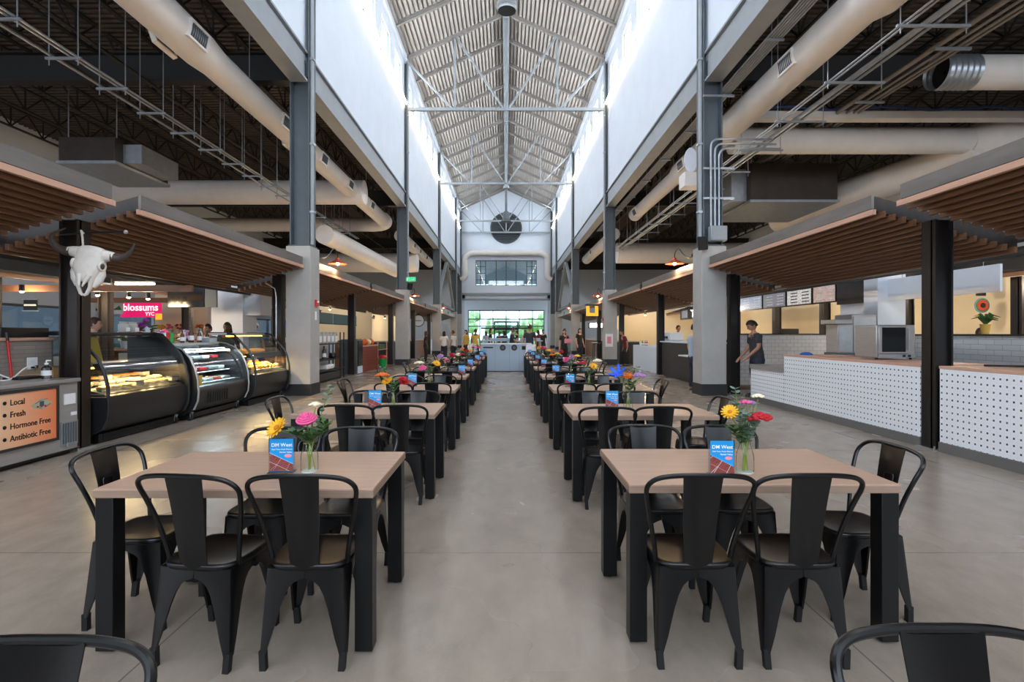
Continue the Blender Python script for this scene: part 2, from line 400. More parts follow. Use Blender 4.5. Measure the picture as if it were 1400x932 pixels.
# linear wall lights below the clerestory windows
for s in (-1, 1):
    for i in range(25):
        w = WY[i]
        t = thing('wall_light', (s*(XW-.13), w, 12.2), 'long lit tube light on the white wall below the %s window, %s' % (ORD[i], SIDE[s]), 'light', 'tube lights below the clerestory windows')
        part('housing', G().box(s*(XW-.06), s*(XW-.04), w-1.19, w+1.19, 12.19, 12.23), M['gsteel2'], t, smooth=False)
        part('diffuser', G().box(s*(XW-.13), s*(XW-.062), w-1.15, w+1.15, 12.18, 12.24), M['led'], t, smooth=False)
        for d in (-.9, .9): part('bracket', G().box(s*(XW-.06), s*(XW-.001), w+d-.02, w+d+.02, 12.17, 12.21), M['gsteel2'], t, smooth=False)

# columns: concrete pier below, grey-blue wide-flange shaft above
def column(s, Y, idx, deep=True):
    xi, xo = s*4.57, s*5.15
    t = thing('column', (s*4.86, Y+.3, 0), 'grey steel column on a concrete pier, %s of the %s' % (ORD[idx], SIDE[s]), 'column', 'hall columns')
    part('concrete_pier', G().box(xi, xo, Y, Y+.6, .0, 3.5), M['conc'], t, bevel=.015)
    part('base_band', G().box(xi-s*.012, xo+s*.012, Y-.012, Y+.612, 0, .27), M['concdark'], t, smooth=False)
    g = G(); x0, x1 = s*4.63, s*5.09; y0, y1 = Y+.08, Y+.5
    g.box(x0, x0+s*.028, y0, y1, 3.5, 14.3); g.box(x1, x1-s*.028, y0, y1, 3.5, 14.3); g.box(x0, x1, Y+.27, Y+.3, 3.5, 14.3)
    part('steel_shaft', g, M['gsteel'], t, smooth=False)
    part('base_plate', G().box(s*4.6, s*5.12, Y+.05, Y+.53, 3.5, 3.54), M['gsteel'], t, smooth=False)
    part('cap_plate', G().box(s*4.58, s*5.14, Y+.04, Y+.54, 14.3, 14.34), M['gsteel'], t, smooth=False)
    g = G()
    for z in (7.5, 8.05): g.box(s*4.64, s*5.08, Y+.1, Y+.27, z, z+.02)
    part('stiffener', g, M['gsteel'], t, smooth=False)
    xc = s*4.59
    p = part('drain_pipe', G().tube([(xc, Y+.16, 3.55), (xc, Y+.16, 14.2)], .045, 10), M['gsteel2'], t)
    for z in (4.3, 5.9, 7.9, 9.9, 11.6):
        part('pipe_clamp', G().box(xc-.06, xc+.06, Y+.1, Y+.24, z, z+.05), M['galv'], p, smooth=False)
    return t
cols = {}
for s in (-1, 1):
    for i, Y in enumerate(BAYS[1:]): cols[s, i] = column(s, Y, i)
    column(s, 54.2, 4)
    # deep beams carrying the clerestory wall
    for b in range(5):
        y0 = BAYS[b]+.52; y1 = (BAYS+[54.25])[b+1]+.06
        g = G(); xa, xb = s*4.66, s*5.06
        g.box(xa, xb, y0, y1, 8.02, 8.07); g.box(xa, xb, y0, y1, 7.36, 7.41); g.box(s*4.73, s*4.75, y0, y1, 7.41, 8.02)
        single('steel_beam', g, M['gsteel2'], 'deep grey steel beam under the white wall, bay %s, %s' % (ORD[b], SIDE[s]), 'beam', 'clerestory beams', smooth=False)

# pitched trusses
def truss(Y, idx):
    t = thing('roof_truss', (0, Y, 11.9), 'pale steel roof truss spanning the hall, %s from the camera' % ORD[idx], 'truss', 'roof trusses')
    part('bottom_chord', G().box(-4.62, 4.62, Y-.07, Y+.07, 11.88, 12.02), M['gsteel2'], t, smooth=False)
    def zr(x): return RIDGE-abs(x)*sl-.12
    g = G()
    for s in (-1, 1): part('top_chord', G().bar((s*4.62, Y, EAVE-.05), (0, Y, RIDGE-.14), .14, .16), M['rafter'], t, smooth=False)
    for s in (-1, 1):
        part('post', G().bar((s*2.4, Y, 12), (s*2.4, Y, zr(2.4)), .09, .09), M['gsteel2'], t, smooth=False)
        part('diagonal', G().bar((s*4.6, Y, 14.15), (s*2.52, Y, 12), .08, .08), M['gsteel2'], t, smooth=False)
        part('diagonal', G().bar((s*2.38, Y, zr(2.4)), (s*.12, Y, 12), .08, .08), M['gsteel2'], t, smooth=False)
    part('king_post', G().bar((0, Y, 12), (0, Y, RIDGE-.2), .12, .12), M['gsteel2'], t, smooth=False)
for i, Y in enumerate((24.66, 36.8, 48.95, 54.5)): truss(Y, i)
# rafters at each deck bearing
k = 0
for i in range(17):
    Y = 14.72+2.43*i
    if min(abs(Y-q) for q in (24.66, 36.8, 48.95, 54.5)) < .5: continue
    for s in (-1, 1):
        g = G(); a, b = Vector((s*4.6, Y, EAVE+.06)), Vector((s*.06, Y, RIDGE-.05))
        g.bar(a, b, .13, .02); g.bar(a+Vector((0, 0, -.18)), b+Vector((0, 0, -.18)), .13, .02); g.bar(a+Vector((0, 0, -.09)), b+Vector((0, 0, -.09)), .02, .17)
        single('rafter', g, M['rafter'], 'sloping taupe steel rafter number %s along the roof, %s' % (ORD[k], SIDE[s]), 'rafter', 'rafters under the hall roof', smooth=False)
    k += 1
single('ridge_beam', G().box(-.15, .15, 10, YEND, RIDGE-.42, RIDGE-.1), M['gsteel2'], 'pale grey steel ridge beam running the length of the roof', 'beam', smooth=False)

# black drum and pole fixture hanging from the ridge
t = thing('pendant_drum', (0, 20.6, 14.1), 'black-bottomed ribbed metal drum hanging at the roof ridge', 'light')
part('drum', G().lathe([(.36, 0), (.37, .02), (.37, .1), (.4, .11), (.4, .15), (.37, .16), (.37, .26), (.4, .27), (.4, .31), (.34, .34), (.1, .42)], 28, (.03, 20.6, 14.08)), M['galv'], t)
part('black_base', G().lathe([(.345, 0), (.345, .015)], 28, (.03, 20.6, 14.065)), M['black'], t)
part('hanging_rod', G().tube([(.03, 20.6, 14.4), (.03, 20.6, 16.2)], .03, 8), M['gsteel2'], t)
t = thing('pendant_fixture', (0, 36.8, 9.4), 'grey motor housing on a long pole below a roof truss', 'fan')
part('pole', G().tube([(0, 36.55, 9.9), (0, 36.55, 11.9)], .085, 10), M['gsteel'], t)
part('collar', G().lathe([(.09, 0), (.2, .05), (.2, .2), (.12, .3)], 16, (0, 36.55, 11.5)), M['gsteel2'], t)
part('motor_housing', G().lathe([(.15, 0), (.36, .03), (.36, .1), (.24, .16), (.24, .62), (.14, .75)], 20, (0, 36.55, 9.2)), M['gsteel'], t)

# end wall
g = G(); YE = YEND
g.box(-5.6, -4.3, YE, YE+.4, 0, 5.7); g.box(4.3, 5.6, YE, YE+.4, 0, 5.7); g.box(-5.6, 5.6, YE, YE+.4, 4.95, 6.5)
g.box(-5.6, -3.2, YE, YE+.4, 6.5, 9.15); g.box(3.2, 5.6, YE, YE+.4, 6.5, 9.15); g.box(-5.6, 5.6, YE, YE+.4, 9.15, 14.4)
g.prism([(-5, 14.4), (5, 14.4), (0, RIDGE+.3)], YE, YE+.4)
struct('wall_back', g, M['white'])
struct('trim_3', G().box(-4.8, 4.8, YE-.18, YE-.002, 5.5, 5.72).box(-4.6, 4.6, YE-.12, YE-.002, 4.95, 5.15), M['gsteel2'])
wd = thing('window_51', (0, YE, 6.5), None, None, kind='structure')
g = G().box(-3.2, 3.2, YE+.12, YE+.2, 6.5, 6.58).box(-3.2, 3.2, YE+.12, YE+.2, 9.07, 9.15)
for x in (-3.16, -2.7, -2.15, -1.05, 0, 1.05, 2.15, 2.7, 3.16): g.box(x-.035, x+.035, YE+.12, YE+.2, 6.5, 9.15)
for z in (7.1, 7.8, 8.5): g.box(-3.2, -2.15, YE+.13, YE+.19, z-.025, z+.025); g.box(2.15, 3.2, YE+.13, YE+.19, z-.025, z+.025)
part('window_frame', g, M['concdark'], wd, smooth=False)
part('pane', G().box(-3.18, 3.18, YE+.155, YE+.165, 6.52, 9.13), M['winglass'], wd, smooth=False)
# upper room seen through that window
g = G().box(-6, 6, 63, 63.2, 7.4, 10.5).box(-6, 6, YE+.4, 63, 10.5, 10.7).box(-6, 6, 63, 63.2, 5.6, 6.3)
for x in (-6, -2.1, -.2, 1.7, 5.4): g.box(x, x+.5, 63, 63.2, 6.3, 7.4)
struct('wall_back_upper', g, M['gsteel2'])
struct('ceiling', G().box(-8, 8, YE+.4, 63.2, 5.55, 5.7), M['gsteel2'])
t = thing('round_louver', (0, YE, 9.9), 'large dark round louvre in the end wall below the gable', 'louvre')
g = G()
part('rim', g.tube([(1.6*math.cos(a*PI/20), YE-.06, 12.5+1.6*math.sin(a*PI/20)) for a in range(40)], .06, 6, closed=True), M['gsteel'], t)
g = G()
for i in range(-9, 10):
    z = i*.165; w = math.sqrt(max(.01, 1.57**2-z*z)); g.hexa([(-w, YE-.12, 12.5+z-.06), (w, YE-.12, 12.5+z-.06), (w, YE-.01, 12.5+z+.05), (-w, YE-.01, 12.5+z+.05), (-w, YE-.12, 12.5+z-.045), (w, YE-.12, 12.5+z-.045), (w, YE-.01, 12.5+z+.065), (-w, YE-.01, 12.5+z+.065)])
part('slats', g, M['gsteel'], t, smooth=False)
g = G().lathe([(1.58, 0), (1.58, .02)], 40); g.v = [(x, YE-.02+z*.5, 12.5+y) for x, y, z in g.v]; part('backing', g, M['concdark'], t)
for s in (-1, 1):
    t = thing('wall_duct', (s*3.9, YE-.4, 7), 'white round duct bending down the end wall, %s' % SIDE[s], 'duct', 'end wall ducts')
    part('duct_run', G().tube(smooth_path([(s*.02, YE-.42, 9.85), (s*2.8, YE-.42, 9.85), (s*3.7, YE-.42, 9.8), (s*4.25, YE-.42, 9.3), (s*4.3, YE-.42, 8.4), (s*4.3, YE-.42, 7.4), (s*4.75, YE-.42, 7.1)], 5), .32, 14), M['duct'], t)

# entrance vestibule beyond the opening
g = G()
for x in (-6.2, 4.5): g.box(x, x+1.7, 62, 62.3, 0, 5.5)
g.box(-4.5, 4.5, 62, 62.3, 4.25, 5.5); struct('wall_entrance', g, M['whitebox'])
wd = thing('window_52', (0, 62, 0), None, None, kind='structure')
g = G()
for x in (-4.45, -3.1, -1.55, 0, 1.55, 3.1, 4.45): g.box(x-.05, x+.05, 61.95, 62.05, 2.2 if abs(x) < 1.6 else 0, 4.25)
for z in (2.35, 3.2, 4.2): g.box(-4.45, 4.45, 61.95, 62.05, z-.06, z+.06)
part('window_frame', g, M['gsteel'], wd, smooth=False)
part('pane', G().box(-4.4, 4.4, 61.995, 62.005, .05, 4.2), M['winglass'], wd, smooth=False)
dr = thing('door_1', (0, 61.6, 0), None, None, kind='structure')
g = G()
for x in (-1.35, 0, 1.35): g.box(x-.07, x+.07, 60.2, 60.32, 0, 2.9)
g.box(-1.4, 1.4, 60.2, 60.32, 2.75, 2.9); g.box(-1.4, 1.4, 60.2, 60.32, 1.9, 2.02); g.box(-2.9, 2.9, 60.22, 60.3, 2.02, 2.2)
part('door_frame', g, M['concdark'], dr, smooth=False)
part('pane', G().box(-1.3, 1.3, 60.255, 60.265, .05, 2.75), M['winglass'], dr, smooth=False)
single('lawn', G().box(-60, 60, 66, 130, -.22, -.02), M['lawn'], 'sunlit green lawn outside the entrance glass', 'grass', kind='structure')
for i, (x, y, h) in enumerate(((-5.5, 86, 5.2), (-1.2, 92, 4.4), (3.4, 84, 4.0), (7.5, 90, 5.6))):
    t = thing('tree', (x, y, 0), 'green leafy tree outside the entrance glass, %s from the bakery-case side' % ORD[i], 'tree', 'trees outside the entrance')
    g = G()
    for k in range(9):
        g.ell((x+random.uniform(-1.5, 1.5), y+random.uniform(-1.2, 1.2), h*.62+random.uniform(-.9, 1.1)), (1.2, 1.1, .95), 10, 7)
    part('crown', g, M['tree'], t); part('trunk', G().tube([(x, y, -.1), (x, y, h*.6)], [.2, .12], 8), M['bark'], t)

# outer walls of the side halls, with glazing bands open to the sky
for s, nm in ((-1, 'left_outer'), (1, 'right_outer')):
    g = G(); xa, xb = s*17, s*17.3
    g.box(xa, xb, -4, YE, 0, .6); g.box(xa, xb, -4, YE, 2.5, 9)
    for i in range(15): g.box(xa, xb, -4+i*4.2, -3.4+i*4.2, .6, 2.5)
    struct('wall_'+nm, g, M['whitebox'])
    wd = thing('window_%d' % (56 if s < 0 else 57), (xa, 20, .6), None, None, kind='structure'); f = G()
    for z in (.65, 1.3, 2.45): f.box(s*17.05, s*17.12, -4, YE, z-.04, z+.04)
    part('window_frame', f, M['gsteel'], wd, smooth=False); part('pane', G().box(s*17.1, s*17.11, -4, YE, .6, 2.5), M['tint'], wd, smooth=False)
    struct('wall_'+nm+'_end', G().box(s*5.6, s*17.3, YE, YE+.3, 0, 9), M['whitebox'])

g = G().box(-22, 22, -9.3, -9, 0, 3.6).box(-22, 22, -9.3, -9, 13.6, 18)
for x in (-22, -4.9, 4.0, 16.5): g.box(x, x+(5.5 if x == 16.5 else .9), -9.3, -9, 3.6, 13.6)
g.box(-21.1, -4.9, -9.3, -9, 8.2, 13.6).box(4.9, 21, -9.3, -9, 8.2, 13.6)
struct('wall_front', g, M['darkwall'])
for k, (xa, xb, za, zb) in enumerate(((-21.1, -4.9, 3.6, 8.2), (-4, 4, 3.6, 13.6), (4.9, 16.5, 3.6, 8.2))):  # added glowing panes behind the camera, filling the hall with light
    wd = thing('window_%d' % (53+k), ((xa+xb)/2, -9.1, za), None, None, kind='structure'); f = G(); n = int((xb-xa)/1.9)
    for i in range(n+1): x = xa+(xb-xa)*i/n; f.box(x-.05, x+.05, -9.14, -9.02, za, zb)
    for z in (za+.05, (za+zb)/2, zb-.05): f.box(xa, xb, -9.14, -9.02, z-.05, z+.05)
    part('window_frame', f, M['gsteel'], wd, smooth=False); part('pane', G().box(xa, xb, -9.12, -9.1, za, zb), M['frontfill'], wd, smooth=False)
# girders and joists under the side roofs
for s in (-1, 1):
    for i, Y in enumerate(BAYS[1:]):
        g = G(); Y += .3
        g.box(s*5.1, s*17, Y-.14, Y+.14, 7.44, 7.48); g.box(s*5.1, s*17, Y-.14, Y+.14, 8.1, 8.14); g.box(s*5.1, s*17, Y-.012, Y+.012, 7.48, 8.1)
        single('girder', g, M['joist'], 'dark steel girder across the side hall at the %s column, %s' % (ORD[i], SIDE[s]), 'beam', 'side hall girders', smooth=False)
def joist(L):
    g = G(); r = .62
    g.box(-.06, .06, 0, L, r-.04, r); g.box(-.05, .05, 0, L, -.03, .01)
    n = max(2, int(L/.62)); n += n % 2
    for i in range(n):
        a, b = i*L/n, (i+1)*L/n
        g.bar((0, a, 0 if i % 2 else r-.02), (0, b, r-.02 if i % 2 else 0), .035, .035)
        if i % 2 == 0: g.bar((0, b, 0), (0, b, r-.02), .03, .03)
    return g
jm = {}
for s in (-1, 1):
    for b in range(4):
        y0 = BAYS[b]+.46 if b else 5.5; L = BAYS[b+1]+.14-y0
        for i in range(7):
            if (s, b, i) == (-1, 0, 0): pass
            key = round(L, 2)
            if key not in jm: jm[key] = mesh('open_web_joist', joist(L), M['joist'], smooth=False)
            o = bpy.data.objects.new('open_web_joist', jm[key]); COL.objects.link(o); o.location = (s*(6.6+1.55*i), y0, 8.12)
            tag(o, 'dark open-web steel joist under the %s roof in the %s bay' % (SIDE[s].replace(' side', '-side'), ORD[b]), 'joist', 'open-web joists, %s, bay %s' % (SIDE[s], ORD[b]))

# knee braces between the third and fourth columns
for s in (-1, 1):
    t = thing('chevron_brace', (s*4.9, 42.7, 3.5), 'grey steel chevron brace between the third and fourth columns, %s' % SIDE[s], 'brace', 'chevron braces')
    for y in (37.3, 48.7): part('brace_leg', G().bar((s*4.86, y, 3.7), (s*4.86, 42.9+(-.2 if y < 40 else .2), 7.27), .2, .2), M['gsteel2'], t, smooth=False)
    part('strut', G().bar((s*4.86, 37.2, 3.62), (s*4.86, 48.8, 3.62), .2, .2), M['gsteel'], t, smooth=False)

# ================================================================ DUCTS, PIPES, SERVICES
def grille(px, py, Yc, r, parent, ang):
    # saddle register on a duct running along the hall
    g = G(); c = Vector((px, Yc, py)); n = Vector((math.cos(ang), 0, math.sin(ang))); t = Vector((-n.z, 0, n.x))
    def P(u, v, w): return c+n*(r+w)+Vector((0, 1, 0))*u+t*v
    for (a, b, e, f) in ((-.3, -.25, -.16, .16), (.25, .3, -.16, .16), (-.25, .25, -.16, -.12), (-.25, .25, .12, .16)):
        g.hexa([P(a, e, -.06), P(b, e, -.06), P(b, f, -.06), P(a, f, -.06), P(a, e, .03), P(b, e, .03), P(b, f, .03), P(a, f, .03)])
    o = part('register_frame', g, M['duct'], parent, smooth=False)
    g = G()
    for i in range(9):
        u = -.24+i*.06; g.hexa([P(u-.012, -.12, -.03), P(u+.012, -.12, -.03), P(u+.012, .12, -.03), P(u-.012, .12, -.03), P(u-.012, -.12, .015), P(u+.012, -.12, .015), P(u+.012, .12, .015), P(u-.012, .12, .015)])
    g.hexa([P(-.25, -.12, -.05), P(.25, -.12, -.05), P(.25, .12, -.05), P(-.25, .12, -.05), P(-.25, -.12, -.035), P(.25, -.12, -.035), P(.25, .12, -.035), P(-.25, .12, -.035)])
    part('register_grille', g, M['gsteel'], o, smooth=False)
DX, DZ = 5.95, 6.95
t = thing('supply_duct', (-DX, 14, 6.9), 'long white round supply duct along the bakery-case side hall', 'duct')
part('duct_run', G().tube([(-DX, 3.5, DZ), (-DX, 10.2, DZ), (-DX, 10.7, DZ), (-DX, 25.6, DZ)], [.35, .35, .3, .3], 28), M['duct'], t)
for y in (9.6, 13.6, 16.4, 19.2, 22.3): grille(-DX, DZ, y, .3 if y > 10 else .35, t, R(-12))
grille(-DX, DZ, 9.7, .42, t, R(200))
for y in (15,): grille(-DX, DZ, y, .31, t, R(192))
for y in (8.6, 12, 16, 22): part('hanger_rod', G().tube([(-DX+.1, y, DZ+.28), (-DX+.1, y, 8.7)], .012, 6), M['galv'], t)
g = G().tube([(-5.5, 20.5, 6.95), (-16.9, 20.5, 6.95)], .46, 28); single('cross_duct', g, M['duct'], 'big white round cross duct with a capped end meeting the long duct, bakery-case side', 'duct')
g = G().tube(smooth_path([(-DX+.05, 25.3, DZ), (-DX, 25.9, DZ-.02), (-DX-.5, 26.3, DZ-.05), (-8, 26.35, DZ-.05), (-16.9, 26.35, DZ-.05)], 4), .33, 24); single('cross_duct', g, M['duct'], 'slimmer white cross duct elbowing from the far tip of the long duct, bakery-case side', 'duct')
t = thing('supply_duct', (-DX, 36, 6.9), 'short white supply duct beyond the second column, bakery-case side', 'duct')
part('duct_run', G().tube([(-DX, 29.5, DZ), (-DX, 41, DZ)], .33, 24), M['duct'], t)
for y in (32.4, 34.6, 37.4): grille(-DX, DZ, y, .33, t, R(-12))
g = G().tube([(-7.6, 22, 5.6), (-6.9, 33, 5.4)], .4, 20); single('branch_duct', g, M['duct'], 'beige white duct slanting along above the second canopy, bakery-case side', 'duct')
g = G().tube([(-5.8, 34.5, 6.1), (-16.9, 34.5, 6.1)], .62, 24); single('cross_duct', g, M['duct'], 'wide pale cross duct behind the second column, bakery-case side', 'duct')
t = thing('supply_duct', (DX, 14, 6.9), 'long white round supply duct tapering along the tiled-counter side hall', 'duct')
part('duct_run', G().tube([(DX, 3.5, DZ), (DX, 8.4, DZ), (DX, 8.8, DZ), (DX, 18, DZ), (DX, 18.5, DZ), (DX, 24.3, DZ)], [.44, .44, .34, .34, .26, .26], 28), M['duct'], t)
for y in (10.6, 17): grille(DX, DZ, y, .33, t, R(190))
for y in (23.4,): grille(DX, DZ, y, .26, t, R(200))
part('end_collar', G().tube([(DX, 23.9, DZ), (DX, 24.36, DZ)], .29, 24), M['duct'], t)
for y in (8, 11.6, 14.5, 20): part('hanger_rod', G().tube([(DX-.1, y, DZ+.3), (DX-.1, y, 8.7)], .012, 6), M['galv'], t)
t = thing('supply_duct', (DX, 34, 6.9), 'short white supply duct beyond the second column, tiled-counter side', 'duct')
part('duct_run', G().tube([(DX, 29, DZ), (DX, 39, DZ)], .33, 24), M['duct'], t); grille(DX, DZ, 35, .33, t, R(190))
t = thing('cross_duct', (12, 15.2, 6.9), 'white round cross duct with tee behind the first column, tiled-counter side', 'duct')
part('duct_run', G().tube([(6.3, 14.75, 6.85), (12.9, 14.75, 6.85)], .36, 24), M['duct'], t)
part('tee_end', G().tube([(12.9, 14.75, 6.85), (13.4, 14.75, 6.9), (13.55, 14.75, 6.9), (16.9, 14.75, 6.9)], [.36, .52, .58, .58], 24), M['duct'], t)
part('branch', G().tube(smooth_path([(13.3, 14.7, 6.7), (12.8, 16.5, 6.5), (11.8, 18.6, 6.3), (11.4, 22, 6.2)], 4), .5, 20), M['duct'], t)
t = thing('open_duct', (13, 11.6, 7.1), 'cream round duct with an open ribbed metal end', 'duct')
part('duct_run', G().tube([(10.02, 11.4, 7.1), (16.9, 11.4, 7.1)], .35, 28), M['duct'], t)
pr = []
for i in range(13): pr.append(.345 if i % 2 else .365)
part('ribbed_end', G().tube([(9.3+i*.062, 11.4, 7.1) for i in range(13)], pr, 28, caps=False), M['galv'], t)
g = G().lathe([(.05, 0), (.34, 0)], 28, caps=False); g.v = [(9.5+z, 11.4+x, 7.1+y) for x, y, z in g.v]; part('damper_blade', g, M['black'], t)
single('cable_tray', G().box(6.2, 16.9, 13.6, 13.9, 7.02, 7.2), M['duct'], 'cream beam-like tray carrying a blue cable, tiled-counter side', 'tray', smooth=False)
single('cable', G().tube(smooth_path([(6.4+.9*i, 13.6, 7.26+.05*math.sin(i*2.1)) for i in range(12)], 3), .03, 6), mat('blue_cable', (44, 70, 120), .5), 'loose blue cable lying along the cream tray', 'cable')
g = G().tube([(6.5, 31, 6.2), (16.9, 31, 6.2)], .6, 24); single('cross_duct', g, M['duct'], 'wide cream cross duct behind the second column, tiled-counter side', 'duct')

def vav(x0, x1, y0, y1, z0, z1, label, s):
    t = thing('air_handler', ((x0+x1)/2, (y0+y1)/2, z0), label, 'air handler')
    part('cabinet', G().box(x0, x1, y0, y1, z0, z1), mat('dark_sheet_metal', (70, 62, 56), .4, .5, noise=(3, .15)), t, bevel=.01)
    part('bottom_pan', G().box(x0-.04, x1+.04, y0-.04, y1+.04, z0-.06, z0+.02), M['galv'], t, smooth=False)
    part('outlet', G().hexa([(x1 if s < 0 else x0-.5, y0+.3, z0+.05), (x1+.5 if s < 0 else x0, y0+.3, z0+.05), (x1+.5 if s < 0 else x0, y1-.3, z0+.05), (x1 if s < 0 else x0-.5, y1-.3, z0+.05), (x1 if s < 0 else x0-.5, y0+.3, z1-.1), (x1+.5 if s < 0 else x0, y0+.3, z1-.1), (x1+.5 if s < 0 else x0, y1-.3, z1-.1), (x1 if s < 0 else x0-.5, y1-.3, z1-.1)]), M['galv'], t, smooth=False)
    for x in (x0+.1, x1-.1): part('hanger_rod', G().tube([(x, y0+.2, z1), (x, y0+.2, 8.7)], .015, 6), M['galv'], t)
vav(-11.9, -10.4, 14, 16.2, 6.02, 6.68, 'dark metal air handler hanging above the first canopies, bakery-case side', -1)
vav(7.9, 10.7, 17, 20, 5.75, 6.95, 'big dark metal air handler hanging over the tiled counter hall', 1)

# trapeze hangers and conduits
def trapeze(x0, x1, y, z, label, group):
    t = thing('trapeze_hanger', ((x0+x1)/2, y, z), label, 'hanger', group)
    part('channel', G().box(x0-.06, x1+.06, y-.02, y+.02, z-.04, z), M['galv'], t, smooth=False)
    for x in (x0, x1): part('rod', G().tube([(x, y, z-.14), (x, y, 8.7)], .011, 6), M['galv'], t)
for i in range(13): trapeze(6.17, 7.2, 8.24+1.86*i, 6.28, 'thin galvanised trapeze hanger carrying conduits, %s from the camera, tiled-counter side' % ORD[i], 'trapeze hangers, tiled-counter side')
for i in range(16): trapeze(-8.03, -7.52, 8.1+1.15*i, 6.3, 'thin galvanised trapeze hanger carrying pipes, %s from the camera, bakery-case side' % ORD[i], 'trapeze hangers, bakery-case side')
for j, (x, r, w) in enumerate(((6.22, .018, 'outermost thin'), (6.3, .018, 'second thin'), (6.62, .05, 'thick'), (6.74, .03, 'slim lower'))):
    single('conduit', G().tube([(x, 5.5, 6.29+r), (x, 31, 6.29+r)], r, 10), M['galv'], 'long %s galvanised conduit on the trapeze hangers, tiled-counter side' % w, 'conduit', 'conduits on the trapezes, tiled-counter side')
for j, (x, w) in enumerate(((-7.56, 'inner'), (-7.66, 'middle'), (-7.99, 'outer'))):
    single('conduit', G().tube([(x, 5.5, 6.325), (x, 27, 6.325)], .024, 10), M['galv'], '%s galvanised pipe on the trapeze hangers, bakery-case side' % w, 'conduit', 'pipes on the trapezes, bakery-case side')
for x, z, w in ((-8.5, 7.42, 'inner'), (-9.6, 7.36, 'outer')):
    single('sprinkler_pipe', G().tube([(x, 5.5, z), (x, 40, z)], .04, 10), M['joist'], '%s dark sprinkler pipe under the roof, bakery-case side' % w, 'pipe')
t = thing('pipe_rack', (6, 14, 7.4), 'bundle of slim pipes on short channels between duct and beam, tiled-counter side', 'pipe rack')
for j in range(6): part('pipe', G().tube([(5.17+.056*j, 5.5, 7.3), (5.17+.056*j, 30, 7.3)], .02, 8), M['galv'], t)
for i in range(9): part('channel', G().box(5.15, 5.5, 8+2.4*i, 8.04+2.4*i, 7.24, 7.28), M['galv'], t, smooth=False)
t = thing('pipe_rack', (10.5, 14, 7.0), 'high pipe bundle under the dark deck beyond the open duct', 'pipe rack')
for j, x in enumerate((8.55, 8.8, 8.98, 9.1)): part('pipe', G().tube([(x, 5.5, 7.15), (x, 22, 7.15)], .03 if j else .05, 8), M['rafter'], t)
for i in range(6): part('channel', G().box(8.48, 9.2, 8+2.4*i, 8.05+2.4*i, 7.06, 7.11), M['galv'], t, smooth=False)
# conduit bundle and junction box on the first column, tiled-counter side
for j in range(3):
    x = 4.79+.095*j; z = 6.0-.11*j
    single('column_conduit', G().tube(smooth_path([(x, 12.32, 3.92), (x, 12.32, 5.2), (x, 12.32, z-.2), (x+.06, 12.32, z-.05), (x+.22, 12.32, z), (x+.8, 12.32, z), (6.3+.1*j, 12.5, z+.05)], 5), .026, 10), M['galv'], '%s of three bent conduits on the first column, tiled-counter side' % ('Innermost', 'Middle', 'Outermost')[j], 'conduit', 'bent column conduits')
t = thing('junction_box', (4.9, 12.3, 3.65), 'square grey junction box at the foot of the bent conduits', 'junction box')
part('box', G().box(4.74, 5.12, 12.18, 12.37, 3.6, 3.95), M['gsteel2'], t, bevel=.012); part('cover', G().box(4.76, 5.1, 12.165, 12.18, 3.62, 3.93), M['gsteel2'], t, bevel=.004)
for z in (4.6, 5.3, 7.0): single('unistrut', G().box(4.62, 5.35, 12.33, 12.37, z, z+.045), M['galv'], 'short galvanised strut across the first column at %s, tiled-counter side' % {4.6: 'low height', 5.3: 'middle height', 7.0: 'beam height'}[z], 'strut', smooth=False)
t = thing('access_box', (5.1, 14.3, 5.9), 'white box with an oval plate beside the first column, tiled-counter side', 'box')
part('housing', G().box(4.95, 5.45, 14.6, 15.1, 5.55, 5.95), M['duct'], t, bevel=.02)
g = G().lathe([(.3, 0), (.3, .06)], 24); g.v = [(5.16+x*.6, 14.7+z, 6.3+y*1.15) for x, y, z in g.v]; part('oval_plate', g, M['whitebox'], t)
# ================================================================ STALL CANOPIES AND POSTS
XI, XO, ZI, SLP = 4.7, 6.62, 2.98, .27
def canopy(s, y0, y1, label, xi=XI, zi=ZI, w=XO-XI, sgn=1, group='slatted canopies'):
    # sgn=1: falls away from the aisle; -1: rises away from the aisle (rear row)
    t = thing('canopy', (s*(xi+sgn*w/2), (y0+y1)/2, zi-SLP*w), label, 'canopy', group)
    X = lambda u: s*(xi+sgn*u)
    Zf = lambda u: zi-SLP*u
    part('fascia', G().box(X(.015), X(.05), y0, y1, zi+.075, zi+.25), M['fascia'], t, smooth=False)
    part('edge_board', G().box(X(0), X(.05), y0-.04, y1+.04, zi-.005, zi+.062), M['pinkwood'], t, smooth=False)
    g = G(); n = int(w/.13)
    for i in range(1, n+1):
        u = i*.13; g.box(X(u), X(u+.045), y0-.04, y1+.04, Zf(u)-.005, Zf(u)+.075)
    part('slats', g, M['slat'], t, smooth=False)
    p = [(X(.05), zi+.09), (X(w), Zf(w)+.1), (X(w), Zf(w)+.14), (X(.05), zi+.2)]
    part('roof_panel', G().prism(p, y0+.06, y1-.06), M['black'], t, smooth=False)
    for y in (y0+.02, y1-.08): part('end_beam', G().hexa([(X(.05), y, zi+.06), (X(w), y, Zf(w)+.07), (X(w), y+.06, Zf(w)+.07), (X(.05), y+.06, zi+.06), (X(.05), y, zi+.25), (X(w), y, Zf(w)+.25), (X(w), y+.06, Zf(w)+.25), (X(.05), y+.06, zi+.25)]), M['rawsteel'], t, smooth=False)
    return t
CB = [(.8, 6.3), (6.8, 12.2), (12.95, 18.25), (18.65, 24.35), (25.1, 30.5), (30.9, 36.5), (37.25, 42.6), (43, 48.6)]
